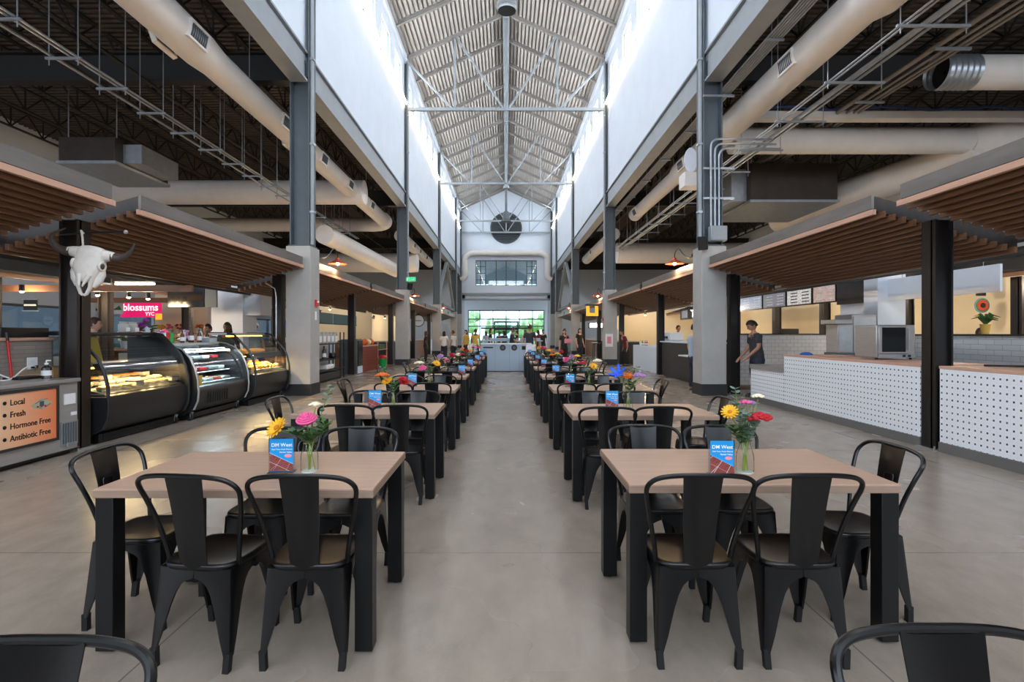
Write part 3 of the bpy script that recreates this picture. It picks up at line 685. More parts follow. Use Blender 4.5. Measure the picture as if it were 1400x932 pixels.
for s in (-1, 1):
    for i, (a, b) in enumerate(CB):
        canopy(s, a, b, 'cedar slat canopy with grey fascia, %s along the aisle, %s' % (ORD[i], SIDE[s]))
    for i, (a, b) in enumerate(CB[1:6]):
        canopy(s, a, b, 'rear cedar slat canopy behind the stalls, %s from the camera, %s' % (ORD[i], SIDE[s]), 11.0, 2.98, 1.9, -1, 'rear slatted canopies')
def post(s, x, Y, label, group, m='rawsteel', h=2.86):
    t = thing('steel_post', (s*(x+.11), Y+.11, 0), label, 'post', group)
    g = G(); a, b = s*x, s*(x+.22)
    g.box(a, a+s*.022, Y, Y+.22, 0, h); g.box(b, b-s*.022, Y, Y+.22, 0, h); g.box(a, b, Y+.05, Y+.075, 0, h)
    part('shaft', g, M[m], t, smooth=False)
    part('base_plate', G().box(a-s*.05, b+s*.05, Y-.04, Y+.26, 0, .018), M['stain'], t, smooth=False)
    for dx, dy in ((-.03, -.02), (.25, -.02)): part('anchor_bolt', G().lathe([(.012, 0), (.012, .04)], 6, (s*(x+dx), Y+dy, .018)), M['galv'], t, smooth=False)
for s in (-1, 1):
    for i, Y in enumerate((6.5, 12.42, 18.35, 24.6, 30.6, 36.8, 42.8)):
        post(s, 5.3, Y, 'dark wide-flange steel post under the canopies, %s along the %s' % (ORD[i], SIDE[s]), 'canopy posts', 'rawsteel' if s < 0 else 'blacksteel')
    for i, Y in enumerate((9.6, 12.4, 15.6, 18.4, 21.6, 24.6)):
        post(s, 9.4, Y, 'dark brown rear post behind the stalls, %s from the camera, %s' % (ORD[i], SIDE[s]), 'rear canopy posts', h=2.5)
single('conduit', G().tube([(-5.36, 12.28, .3), (-5.36, 12.28, 2.3), (-5.4, 12.3, 2.5), (-5.6, 12.3, 2.62)], .014, 8), M['galv'], 'thin pale conduit running down the post beside the first pier', 'conduit')
# dark service beams between canopies
for s in (-1, 1):
    for z, x, w in ((2.72, 6.8, 'upper'), (2.56, 6.98, 'lower')):
        single('service_pipe', G().tube([(s*x, 3, z), (s*x, 30, z)], .07, 12), M['joist'] if s < 0 else M['gsteel'], '%s dark service pipe along the back of the canopies, %s' % (w, SIDE[s]), 'pipe')

# gooseneck lamps on the piers
def lamp(s, Y, idx):
    t = thing('gooseneck_lamp', (s*4.8, Y, 3.3), 'copper-red gooseneck lamp on the %s pier, %s' % (ORD[idx], SIDE[s]), 'lamp', 'gooseneck lamps')
    x = s*4.62
    part('wall_plate', G().tube([(x, Y+.6, 3.38), (x, Y+.68, 3.38)], .06, 14), M['black'], t)
    part('arm', G().tube(smooth_path([(x, Y+.66, 3.38), (x, Y+1.0, 3.36), (x, Y+1.4, 3.5), (x, Y+1.8, 3.72), (x, Y+2.1, 3.66), (x, Y+2.15, 3.5)], 5), .014, 8), M['black'], t)
    part('shade', G().lathe([(.03, .16), (.05, .14), (.06, .1), (.2, .02), (.25, -.01), (.25, -.02), (.19, .01), (.05, .09)], 24, (x, Y+2.15, 3.38), caps=False), M['copper'], t)
    part('bulb', G().ell((x, Y+2.15, 3.38), (.045, .045, .055), 12, 8), M['bulb'], t)
    l = bpy.data.lights.new('lamp_light', 'POINT'); l.energy = 26; l.color = (1, .72, .42); l.shadow_soft_size = .05
    o = bpy.data.objects.new('lamp_light', l); COL.objects.link(o); o.location = (x, Y+2.15, 3.3)
for s in (-1, 1):
    for i in range(3): lamp(s, BAYS[i+1], i)
def speaker(x, y, z, rz, label):
    t = thing('wall_speaker', (x, y, z), label, 'speaker', 'wall speakers')
    g = G().hexa([(-.11, -.09, -.16), (.11, -.09, -.16), (.08, .09, -.13), (-.08, .09, -.13), (-.11, -.09, .16), (.11, -.09, .16), (.08, .09, .13), (-.08, .09, .13)]); g.move(Matrix.Rotation(rz, 4, 'Z')@Matrix.Rotation(R(18), 4, 'X')); part('cabinet', g, M['black'], t, bevel=.01, local=True)
    g = G().box(-.09, .09, -.098, -.09, -.14, .14); g.move(Matrix.Rotation(rz, 4, 'Z')@Matrix.Rotation(R(18), 4, 'X')); part('grille_cloth', g, M['joist'], t, smooth=False, local=True)
    part('bracket', G().bar((0, 0, 0), (.0, .2, .0), .03, .03), M['black'], t, smooth=False, local=True)
speaker(4.55, 12.15, 3.55, R(-35), 'small black speaker beside the junction box on the first column')
speaker(-4.45, 24.3, 3.65, R(35), 'small black speaker under the exit sign on the second column')
# exit sign
t = thing('exit_sign', (-4.38, 24.2, 3.85), 'green running-man exit sign on the second column', 'sign')
part('box', G().box(-4.6, -4.16, 24.18, 24.24, 3.86, 4.06), M['exit'], t, bevel=.006)
part('bracket', G().box(-4.62, -4.56, 24.2, 24.5, 3.92, 3.98), M['gsteel2'], t, smooth=False)
g = G(); cx, cz, y = -4.46, 3.955, 24.176
for p, q, w in (((0, .055), (.01, .005), .026), ((.01, .01), (.045, -.03), .018), ((.045, -.03), (.04, -.07), .016), ((.005, .01), (-.03, -.03), .018), ((-.03, -.03), (-.065, -.035), .016), ((0, .045), (.04, .02), .014), ((0, .045), (-.04, .03), .014)):
    g.bar((cx+p[0], y, cz+p[1]), (cx+q[0], y, cz+q[1]), .004, w, (0, 1, 0))
g.lathe([(.016, 0), (.016, .004)], 12); i0 = len(g.v)-24; g.v = g.v[:i0]+[(cx-.005+a, y-.002+c, cz+.078+b) for a, b, c in g.v[i0:]]
part('running_man', g, M['whiteink'], t, smooth=False)
part('arrow', G().box(-4.36, -4.27, y-.002, y+.002, 3.945, 3.965).prism([(-4.27, 3.925), (-4.27, 3.985), (-4.215, 3.955)], y-.002, y+.002), M['whiteink'], t, smooth=False)
part('door_mark', G().box(-4.55, -4.515, y-.002, y+.002, 3.88, 4.03), M['whiteink'], t, smooth=False)
t = thing('fire_alarm', (-4.55, 12.62, 2.2), 'red fire alarm strobe on the first concrete pier', 'alarm')
part('body', G().box(-4.57, -4.52, 12.56, 12.72, 2.1, 2.26), M['red'], t, bevel=.01); part('strobe', G().box(-4.52, -4.5, 12.6, 12.68, 2.19, 2.24), M['whiteink'], t, smooth=False)
single('switch_plate', G().box(-4.57, -4.562, 12.58, 12.68, 1.78, 1.98), M['whiteink'], 'white blank plate below the red fire alarm', 'plate', bevel=.003)
g = G().box(4.57, 4.53, 24.72, 24.84, 2.05, 2.2); single('pull_station', g, M['red'], 'red fire pull station on the second pier, tiled-counter side', 'alarm', bevel=.01)

# ================================================================ BAKERY-CASE SIDE, FIRST BAY
def display_case(y0, y1, xf, kind, label):
    # curved-front refrigerated case: front towards +x at xf, back at xf-.95
    t = thing('display_case', (xf-.5, (y0+y1)/2, 0), label, 'display case')
    H = 1.42 if kind != 'cool' else 1.24; zg = .62 if kind != 'cool' else .55
    prof = [(xf-.95, .1), (xf-.22, .1), (xf-.06, .2), (xf, .34), (xf+.015, .48), (xf, zg), (xf-.03, zg+.02), (xf-.5, zg+.02), (xf-.95, zg+.02)]
    part('base', G().prism(prof, y0+.05, y1-.05), M['casebody'], t, ang=50)
    g = G().box(xf-.9, xf-.14, y0+.08, y1-.08, .04 if kind == 'cool' else .01, .12); part('plinth', g, M['black'], t, smooth=False)
    g = G()
    if kind == 'cool':
        for i in range(9): g.box(xf+.006, xf+.014, y0+.35+.075*i, y0+.39+.075*i, .26, .46)
    else:
        for i in range(4): g.box(xf-.16, xf-.13, y0+.15, y1-.15, .045+.022*i, .055+.022*i)
    part('vent', g, M['rubber'], t, smooth=False)
    # outline of the curved glass and end panels
    arc = [(xf-.01, zg), (xf-.015, zg+.12), (xf-.06, zg+.3), (xf-.14, zg+.46), (xf-.25, zg+.58), (xf-.4, H-.03), (xf-.55, H)]
    mi = 3 if kind != 'cool' else None
    pr = []
    a2 = smooth_path([(x, 0, z) for x, z in arc], 3)
    part('front_glass', G().strip([(p.x, p.z) for p in a2], y0+.06, y1-.06), M['caseglass'], t)
    for y in (y0, y1-.05):
        outer = [(xf-.95, .1), (xf-.2, .1), (xf-.04, .2), (xf+.025, .34), (xf+.04, .5), (xf+.03, zg), (xf+.025, zg+.13), (xf-.02, zg+.32), (xf-.1, zg+.49), (xf-.23, zg+.63), (xf-.4, H+.01), (xf-.56, H+.035), (xf-.95, H+.035)]
        inner = [(xf-.9, zg+.05), (xf-.06, zg+.05), (xf-.06, zg+.13), (xf-.1, zg+.29), (xf-.18, zg+.44), (xf-.3, zg+.57), (xf-.45, H-.05), (xf-.56, H-.03), (xf-.9, H-.03)]
        if kind == 'warm' and y == y0 or kind == 'fruit':
            low = [(xf-.95, .1), (xf-.2, .1), (xf-.04, .2), (xf+.025, .34), (xf+.04, .5), (xf+.03, zg), (xf-.95, zg)]
            part('end_panel', G().prism(low, y, y+.05), M['casebody'], t, ang=50)
            b = part('end_glass', G().prism(inner, y+.02, y+.03), M['caseglass'], t)
            part('end_trim', G().tube([(x, y+.025, z) for x, z in outer[5:]], .022, 8), M['casebody'], t)
        else:
            part('end_panel', G().prism(outer, y, y+.05), M['casebody'], t, ang=50)
        part('end_trim', G().tube([(x, y+.025, z) for x, z in outer[2:]], .02, 8), M['stain' if kind == 'cool' else 'casebody'], t)
    part('top', G().box(xf-.95, xf-.53, y0, y1, H, H+.045), M['stain' if kind != 'warm' else 'casebody'], t, bevel=.008)
    part('back_panel', G().box(xf-.95, xf-.93, y0+.05, y1-.05, zg, H if kind == 'cool' else 1.0), M['black'] if kind != 'cool' else M['whitebox'], t, smooth=False)
    if kind == 'cool':
        for z, d in ((.78, .72), (.98, .6)): part('shelf', G().box(xf-.93, xf-.93+d, y0+.07, y1-.07, z, z+.015), M['caseglass'], t, smooth=False)
        for z in (.775, 1.18): part('case_light', G().box(xf-.34-(z > 1)*.1, xf-.31-(z > 1)*.1, y0+.08, y1-.08, z-.012, z), M['caselampw'], t, smooth=False)
        part('tray', G().box(xf-.9, xf-.1, y0+.08, y1-.08, zg+.02, zg+.05), M['whitebox'], t, smooth=False)
        part('price_label', G().box(xf-.004, xf+.004, y0+.07, y0+.19, zg+.03, zg+.2), M['yellowcloth'], t, smooth=False)
    else:
        z = 1.02
        part('rail', G().hexa([(xf-.16, y0+.05, z-.05), (xf-.1, y0+.05, z-.06), (xf-.1, y1-.05, z-.06), (xf-.16, y1-.05, z-.05), (xf-.2, y0+.05, z+.03), (xf-.14, y0+.05, z+.03), (xf-.14, y1-.05, z+.03), (xf-.2, y1-.05, z+.03)]), M['casebody'], t, smooth=False)
        part('shelf', G().box(xf-.93, xf-.2, y0+.07, y1-.07, z-.01, z+.005), M['caseglass'] if kind == 'fruit' else M['stain'], t, smooth=False)
        part('case_light', G().box(xf-.3, xf-.26, y0+.1, y1-.1, z-.04, z-.022), M['caselamp'], t, smooth=False)
        if kind == 'fruit': part('case_light', G().box(xf-.6, xf-.56, y0+.1, y1-.1, H-.03, H-.01), M['caselamp'], t, smooth=False)
        part('tray', G().hexa([(xf-.92, y0+.07, zg+.02), (xf-.05, y0+.07, zg+.02), (xf-.05, y1-.07, zg+.02), (xf-.92, y1-.07, zg+.02), (xf-.92, y0+.07, zg+.2), (xf-.05, y0+.07, zg+.035), (xf-.05, y1-.07, zg+.035), (xf-.92, y1-.07, zg+.2)]), M['stain'], t, smooth=False)
    for y in ((y0+.12, y1-.12) if kind == 'cool' else (y1-.1,)):
        c = part('caster', G().tube([(xf-.16, y-.025, .05), (xf-.16, y+.025, .05)], .05, 14), M['rubber'], t)
        part('caster_fork', G().box(xf-.2, xf-.13, y-.035, y-.028, .04, .14).box(xf-.2, xf-.13, y+.028, y+.035, .04, .14).box(xf-.2, xf-.12, y-.035, y+.035, .12, .145), M['galv'], c, smooth=False)
    l = bpy.data.lights.new('case_glow', 'AREA'); l.shape = 'RECTANGLE'; l.size = y1-y0-.3; l.size_y = .06; l.energy = 20 if kind != 'cool' else 12; l.color = (1, .7, .34) if kind != 'cool' else (.8, .95, 1)
    o = bpy.data.objects.new('case_glow', l); COL.objects.link(o); o.location = (xf-.28, (y0+y1)/2, .97 if kind != 'cool' else 1.15); o.rotation_euler = (0, R(20), R(90)); 
    o.rotation_euler = (R(0), R(0), R(90))
    return t
C1 = (6.82, 8.6, -5.2); C2 = (8.64, 10.38, -5.1); C3 = (10.42, 12.1, -5.0)
display_case(*C1, 'warm', 'black curved warming case full of amber-lit pies, next to the steel post')
display_case(*C2, 'cool', 'middle curved glass case on casters with cool white light')
display_case(*C3, 'fruit', 'black curved case of golden pastries against the first concrete pier')
# goods in the cases
pie_m = [mat('golden_crust', (226, 160, 62), .5, noise=(30, .3)), mat('pale_pastry', (236, 196, 120), .55, noise=(30, .2)), mat('toasted_crust', (196, 122, 48), .5, noise=(30, .3))]
tub = mat('clear_plastic_tub', (200, 196, 188), .2)
def pie(x, y, z, m, label, r=.085):
    t = thing('pie', (x, y, z), label, 'pie', 'pies in the warming case')
    part('tin', G().lathe([(r*.8, 0), (r, .03), (r*1.04, .034)], 16, (x, y, z), caps=True), M['galv'], t)
    part('crust', G().lathe([(r*.98, .031), (r*.9, .045), (r*.5, .058), (.001, .062)], 16, (x, y, z)), m, t)
zt = lambda xf, x, zg: zg+.035+(xf-.05-x)*.165/.87+.004
for i in range(8):
    for j in range(3):
        x = C1[2]-.17-.23*j; y = C1[0]+.2+.2*i
        if (i+j*2) % 4 == 3:
            t = thing('food_tub', (x, y, zt(C1[2], x, .62)), 'clear tub with dark lid among the pies, place %s of row %s from the glass' % (ORD[i], ORD[j]), 'tub', 'tubs in the warming case')
            z = zt(C1[2], x, .62)+.015
            part('tub', G().box(x-.08, x+.08, y-.08, y+.08, z, z+.06), tub, t, bevel=.01); part('lid', G().box(x-.085, x+.085, y-.085, y+.085, z+.06, z+.075), M['black'], t, bevel=.004)
        else: pie(x, y, zt(C1[2], x, .62)+.012, pie_m[(i*3+j) % 3], 'golden crusted pie in a tin, place %s of row %s from the glass' % (ORD[i], ORD[j]))
for i in range(8):
    for j in range(3):
        x = C3[2]-.18-.23*j; y = C3[0]+.2+.18*i; z = zt(C3[2], x, .62)
        t = thing('pastry', (x, y, z), 'golden pastry mound in the pier-side case, place %s of row %s from the glass' % (ORD[i], ORD[j]), 'pastry', 'pastries in the pier-side case')
        part('paper_tray', G().box(x-.09, x+.09, y-.08, y+.08, z+.015, z+.03), M['paper'], t, smooth=False)
        g = G()
        for k in range(5): g.ell((x+random.uniform(-.05, .05), y+random.uniform(-.045, .045), z+.055+.02*(k > 2)), (.042, .035, .03), 9, 6)
        part('pastry_pieces', g, pie_m[(i+j) % 3], t)
for i in range(6):
    y = C3[0]+.25+.24*i; x = C3[2]-.6
    t = thing('bread_loaf', (x, y, 1.04), 'pale loaf on the upper shelf of the pier-side case, %s from the camera' % ORD[i], 'bread', 'loaves on the upper shelf'); part('loaf', G().ell((x, y, 1.075), (.16, .07, .05), 14, 8), pie_m[1], t)
for i in range(5):
    for k, z in enumerate((.6, .795, .995)):
        y = C2[0]+.25+.3*i; x = C2[2]-.35-.12*k
        m = (M['red'], M['stain'], M['whitebox'])[(i+k) % 3]
        t = thing('food_pack', (x, y, z), 'wrapped pack in the cool case, %s along shelf %s from below' % (ORD[i], ORD[k]), 'package', 'packs in the cool case')
        part('pack', G().box(x-.12, x+.12, y-.1, y+.1, z, z+.05), m, t, bevel=.012); part('pack_label', G().box(x-.05, x+.05, y-.05, y+.05, z+.05, z+.052), M['paper'], t, smooth=False)
# things standing on and behind the cases
single('notice_sheet', G().hexa([(-5.62, 7.05, 1.06), (-5.615, 7.05, 1.06), (-5.615, 7.34, 1.06), (-5.62, 7.34, 1.06), (-5.7, 7.05, 1.4), (-5.695, 7.05, 1.4), (-5.695, 7.34, 1.4), (-5.7, 7.34, 1.4)]), M['yellowcloth'], 'cream notice sheet standing inside the warming case', 'notice', smooth=False)
def bottle(x, y, z, h, m, cap, label, group):
    t = thing('bottle', (x, y, z), label, 'bottle', group); r = h*.16
    part('body', G().lathe([(r*.95, 0), (r, .01), (r, h*.55), (r*.9, h*.65), (r*.38, h*.78), (r*.36, h*.93)], 14, (x, y, z)), m, t)
    part('cap', G().lathe([(r*.42, h*.93), (r*.42, h), (r*.3, h)], 12, (x, y, z)), cap, t)
    part('bottle_label', G().lathe([(r*1.02, h*.15), (r*1.02, h*.45)], 14, (x, y, z), caps=False), M['paper'], t)
amber = mat('amber_glass', (90, 50, 26), .1); clearb = mat('clear_bottle', (190, 196, 196), .1)
for i in range(7): bottle(-5.75-.06*(i % 2), 9.35+.13*i, 1.285, .22+.03*(i % 3), clearb if i % 2 else amber, M['black'], 'small bottle on top of the middle case, %s from the steel post' % ORD[i], 'bottles on the middle case')
for i in range(2):
    t = thing('jar', (-5.85, 8.05+.2*i, 1.465), 'glass jar of sweets with white tag on the warming case, %s' % ORD[i], 'jar', 'jars on the warming case')
    part('jar_body', G().lathe([(.06, 0), (.07, .02), (.07, .12), (.05, .14)], 16, (-5.85, 8.05+.2*i, 1.465)), tub, t); part('jar_lid', G().lathe([(.055, .14), (.055, .165)], 16, (-5.85, 8.05+.2*i, 1.465)), M['stain'], t); part('jar_tag', G().box(-5.783, -5.776, 8.01+.2*i, 8.09+.2*i, 1.48, 1.54), M['paper'], t, smooth=False)
for i, m in enumerate(('yellowcloth', 'red', 'green', 'whitebox', 'red', 'green')):
    x, y = -5.72, 8.74+.1*(i % 3); z = 1.285+(.09 if i > 2 else 0)
    single('sweet_box', G().box(x-.05, x+.05, y-.045, y+.045, z, z+.088), M[m], '%s little carton stacked on the middle case beside the flower bunch, %s' % (m.replace('cloth', '').replace('whitebox', 'white'), 'upper tier' if i > 2 else 'lower tier'), 'carton', 'cartons on the middle case', smooth=False, bevel=.004)
t = thing('flower_bunch', (-5.8, 8.5, 1.46), 'purple and white flower bunch on the end of the warming case', 'flowers')
g = G()
for k in range(10): g.ell((-5.8+random.uniform(-.1, .1), 8.5+random.uniform(-.1, .1), 1.58+random.uniform(-.06, .1)), (.04, .04, .03), 8, 5)
part('purple_blooms', g, mat('purple_petal', (150, 44, 150), .6), t)
g = G()
for k in range(14): g.ell((-5.8+random.uniform(-.12, .12), 8.5+random.uniform(-.13, .13), 1.54+random.uniform(-.05, .08)), (.05, .03, .012), 8, 5)
part('leaves', g, M['leaf'], t); part('pot', G().lathe([(.05, 0), (.07, .1)], 14, (-5.8, 8.5, 1.462)), M['whitebox'], t)
single('card_box', G().box(-5.75, -5.6, 9.95, 10.2, 1.287, 1.37), M['gsteel2'], 'pale grey card box on the far end of the middle case', 'box', bevel=.004)

# stainless counter with the orange sign
t = thing('steel_counter', (-5.55, 4.9, 0), 'stainless steel refrigerated counter with an orange sign on its front', 'counter')
part('body', G().box(-5.25, -5.85, 3.2, 6.45, .045, .86), M['stain'], t, bevel=.006)
part('top', G().box(-5.22, -5.88, 3.18, 6.47, .86, .905), M['stain'], t, bevel=.008)
part('toe_kick', G().box(-5.3, -5.8, 3.25, 6.4, .0, .045), M['black'], t, smooth=False)
part('front_edge', G().box(-5.235, -5.25, 3.2, 6.45, .045, .06), M['black'], t, smooth=False)
part('vent_panel', G().box(-5.238, -5.25, 6.2, 6.44, .11, .4), M['galv'], t, smooth=False)
for i in range(6): part('vent_slot', G().box(-5.233, -5.238, 6.22+.036*i, 6.24+.036*i, .14, .38), M['gsteel'], t, smooth=False)
part('rating_label', G().box(-5.24, -5.25, 6.25, 6.41, .6, .725), M['paper'], t, smooth=False)
part('maker_label', G().box(-5.24, -5.25, 6.35, 6.43, .46, .5), M['paper'], t, smooth=False)
part('hinge', G().tube([(-5.23, 6.28, .1), (-5.23, 6.28, .145)], .01, 8), M['galv'], t)
single('sticker', G().box(-5.216, -5.22, 5.3, 5.42, .868, .89), M['paper'], 'tiny pale sticker on the counter top edge above the orange sign', 'sticker', smooth=False)
t = thing('sign_board', (-5.24, 5.05, .2), 'orange framed sign listing Local, Fresh, Hormone Free, Antibiotic Free', 'sign')
y0, y1, z0, z1 = 4.55, 6.13, .235, .81
part('print', G().box(-5.235, -5.246, y0, y1, z0, z1), M['orange'], t, smooth=False)
g = G(); g.box(-5.225, -5.25, y0-.03, y0, z0-.03, z1+.03).box(-5.225, -5.25, y1, y1+.03, z0-.03, z1+.03).box(-5.225, -5.25, y0, y1, z0-.03, z0).box(-5.225, -5.25, y0, y1, z1, z1+.03)
part('sign_frame', g, M['concdark'], t, smooth=False)
RT = (R(90), 0, R(90))
def shift(g): g.v = [(x, 5.94+(y-5.61)*.8, .655+(z-.71)*.85) for x, y, z in g.v]; return g
for i, w in enumerate(('Local', 'Fresh', 'Hormone Free', 'Antibiotic Free')):
    z = .685-.127*i
    o = text('lettering', w, .088, M['ink'], t, (-5.2335, 5.555, z), RT, .0012, bold=.014); o.scale = (.93, 1, 1)
    g = G().lathe([(.02, 0), (.02, .004)], 14); g.v = [(-5.2345+c, 5.495+a, z+.03+b) for a, b, c in g.v]; part('bullet', g, M['ink'], t, smooth=False)
g = G().prism([(5.44, .7), (5.5, .735), (5.555, .755), (5.6, .79), (5.66, .755), (5.72, .74), (5.78, .705), (5.72, .68), (5.66, .65), (5.6, .63), (5.54, .65), (5.48, .67)], -5.2345, -5.233, 'x'); part('emblem', shift(g), mat('pale_green_ink', (168, 176, 150), .5), t, smooth=False)
g = G()
for a in ((5.5, .72, 5.58, .76), (5.58, .76, 5.7, .77), (5.52, .68, 5.6, .65), (5.66, .66, 5.74, .7)): g.bar((-5.2325, a[0], a[1]), (-5.2325, a[2], a[3]), .002, .012, (1, 0, 0))
g.box(-5.2335, -5.232, 5.57, 5.64, .675, .745); part('emblem_figure', shift(g), mat('slate_ink', (70, 84, 96), .5), t, smooth=False)
g = G()
for a in (5.54, 5.6, 5.66): g.box(-5.2325, -5.2315, a-.014, a+.014, .665, .69)
part('emblem_letters', shift(g), M['red'], t, smooth=False)
single('partition', G().box(-5.9, -6.05, 3, 6.86, 0, 1.36), M['greytile'], 'grey stacked-tile half wall behind the stainless counter', 'wall', kind='structure', smooth=False)
single('wall_ledge', G().box(-5.88, -6.2, 3, 6.9, 1.36, 1.395), M['pinkwood'], 'pale ledge on top of the grey tiled half wall', 'ledge', smooth=False)
t = thing('power_outlet', (-5.9, 6.55, 1.05), 'white double power outlet on the grey tiled wall', 'outlet')
part('plate', G().box(-5.888, -5.9, 6.48, 6.62, 1.0, 1.15), M['whiteink'], t, bevel=.004)
for z in (1.03, 1.1): part('socket', G().box(-5.884, -5.888, 6.52, 6.58, z-.02, z+.02), M['paper'], t, smooth=False)
t = thing('extension_cord', (-5.75, 6.0, .91), 'white power cord coiled on the counter and plugged into the outlet', 'cord')
part('plug', G().box(-5.84, -5.885, 6.52, 6.58, 1.015, 1.05), M['black'], t, bevel=.006)
part('cord', G().tube(smooth_path([(-5.84, 6.54, 1.03), (-5.8, 6.46, 1.05), (-5.76, 6.30, 1.03), (-5.74, 6.16, .95), (-5.72, 6.05, .915), (-5.7, 5.90, .92), (-5.74, 5.78, .95), (-5.76, 5.75, 1.0), (-5.74, 5.85, 1.02), (-5.7, 6.00, .95), (-5.7, 6.05, .915), (-5.76, 5.92, .915), (-5.8, 5.80, .93)], 5), .008, 8), M['whiteink'], t)
single('counter_pad', G().box(-5.64, -5.84, 6.1, 6.44, .906, .935), M['black'], 'black flat pad lying on the stainless counter', 'pad', bevel=.008)
t = thing('sanitizer_bottle', (-5.5, 6.3, .905), 'clear pump bottle on the stainless counter', 'bottle')
part('bottle_body', G().lathe([(.045, 0), (.05, .01), (.05, .13), (.03, .15), (.018, .155), (.018, .17)], 16, (-5.5, 6.3, .906)), glassmat('bottle_plastic', (226, 234, 240), .6), t)
part('pump', G().lathe([(.02, .17), (.02, .19), (.007, .19), (.007, .215)], 10, (-5.5, 6.3, .906)).box(-5.5, -5.45, 6.29, 6.31, 1.118, 1.13), M['whiteink'], t)
part('pump_label', G().lathe([(.0505, .04), (.0505, .1)], 16, (-5.5, 6.3, .906), caps=False), M['paper'], t)
t = thing('red_pole', (-5.85, 6.2, .9), 'red pole with black top leaning on the grey tiled wall', 'pole')
part('shaft', G().tube([(-5.82, 6.2, .91), (-5.87, 6.2, 1.36)], .014, 10), M['red'], t); part('tip', G().tube([(-5.87, 6.2, 1.36), (-5.88, 6.2, 1.46)], .015, 10), M['black'], t)
single('register_base', G().box(-5.95, -6.18, 6.2, 6.86, 1.397, 1.52), M['black'], 'black flat till standing on the pale ledge', 'till', bevel=.01)

# bison skull on the post
t = thing('bison_skull', (-5.0, 6.3, 1.9), 'bleached horned bison skull hanging from the steel post', 'skull')
def skull_ring(z, cx, w, d, fy, n=16, pinch=0):
    r = []
    for j in range(n):
        a = 2*PI*j/n; x = math.cos(a); y = math.sin(a); x = math.copysign(abs(x)**.75, x); y = math.copysign(abs(y)**.75, y)
        r.append((cx+x*w, fy+y*d*(1 if y > 0 else .8), z))
    return r
sk = G()
sk.loft([skull_ring(.60, 0, .05, .05, .02), skull_ring(.585, 0, .11, .09, .01), skull_ring(.54, 0, .15, .11, 0), skull_ring(.48, 0, .17, .11, 0), skull_ring(.43, 0, .155, .1, -.01), skull_ring(.38, 0, .165, .1, -.02), skull_ring(.33, 0, .16, .1, -.03), skull_ring(.27, 0, .13, .1, -.035), skull_ring(.2, 0, .1, .09, -.035), skull_ring(.16, 0, .085, .08, -.03)])
# horn cores, brow sockets, cheek plates, split nasal bones
for s in (-1, 1):
    sk.tube([(s*.13, 0, .5), (s*.2, 0, .505), (s*.235, -.0, .5)], [.075, .06, .055], 12)
    sk.tube([(s*(.15+.012*math.cos(a*PI/6)), -.055+.05*math.cos(a*PI/6), .365+.045*math.sin(a*PI/6)) for a in range(12)], .016, 8, closed=True)
    sk.tube([(s*.13, -.02, .36), (s*.135, -.01, .27), (s*.115, -.02, .19), (s*.08, -.04, .11)], [.035, .05, .05, .028], 10)
    sk.tube([(s*.065, -.07, .2), (s*.06, -.06, .1), (s*.03, -.05, .02), (s*.005, -.05, 0)], [.03, .024, .02, .016], 10)
    sk.tube([(s*.05, -.1, .24), (s*.03, -.13, .16), (s*.015, -.14, .1)], [.03, .02, .008], 8)
HT = Matrix.Translation((-5.03, 6.3, 1.9))@Matrix.Rotation(R(14), 4, 'Z')@Matrix.Rotation(R(7), 4, 'Y')
sk.move(HT); part('skull_bone', sk, M['skull'], t, ang=60)
for s in (-1, 1):
    g = G().tube(smooth_path([(-.21, 0, .5), (-.3, -.0, .505), (-.385, -.02, .56), (-.4, -.05, .66), (-.27, -.06, .76)] if s < 0 else [(.21, 0, .5), (.29, -.0, .505), (.37, -.02, .545), (.43, -.05, .61), (.455, -.06, .7)], 5), [.06-.0027*i for i in range(21)], 12)
    g.move(HT); part('horn', g, M['horn'], t)
    g = G().ell((s*.158, -.06, .365), (.014, .042, .036), 12, 8); g.move(HT); part('socket_shade', g, M['horn'], t)  # horn plus a dark solid painting the shade inside the socket
g = G().tube([(0, -.06, .19), (0, -.055, .1), (0, -.05, .05)], [.032, .03, .012], 10); g.move(HT); part('nasal_shade', g, M['horn'], t)  # dark solid standing in for shade in the nose opening
t = thing('hanging_bracket', (-5.2, 6.3, 2.7), 'thin black arm with pale chain holding the skull', 'bracket')
part('arm', G().tube([(-5.5, 6.5, 2.66), (-5.05, 6.35, 2.66), (-4.55, 6.3, 2.66)], .012, 8), M['black'], t); part('arm_tip', G().ell((-4.55, 6.3, 2.66), (.025, .025, .025), 10, 6), M['stain'], t)
part('chain', G().tube([(-5.09, 6.35, 2.65), (-5.1, 6.32, 2.68), (-5.07, 6.3, 2.6), (-5.06, 6.3, 2.48)], .012, 8), M['skull'], t)

# --- behind the cases
single('wall_column', G().box(-7.95, -7.1, 14.2, 15, 0, 3.4), M['whitebox'], 'white square column wall behind the glass cases', 'column', smooth=False)
single('bulkhead', G().box(-7.1, -6.68, 14.3, 15, 1.95, 2.75), M['whitebox'], 'pale blue-white bulkhead above the doorway behind the cases', 'bulkhead', smooth=False)
t = thing('menu_board', (-7.9, 12.9, 2.1), 'black hanging menu panel behind the glass cases', 'menu board')
part('panel', G().box(-8.3, -7.4, 12.9, 12.96, 2.1, 2.65), M['screen'], t, bevel=.01); part('side_panel', G().box(-7.38, -7.1, 12.9, 12.96, 2.1, 2.65), M['gsteel'], t, smooth=False)
t = thing('flower_stall_sign', (-11.8, 17, 2), 'bright pink Blossums sign with white letters over the flower stall', 'sign')
part('board', G().box(-12.45, -11.15, 17, 17.05, 1.98, 2.5), M['magenta'], t, bevel=.006)
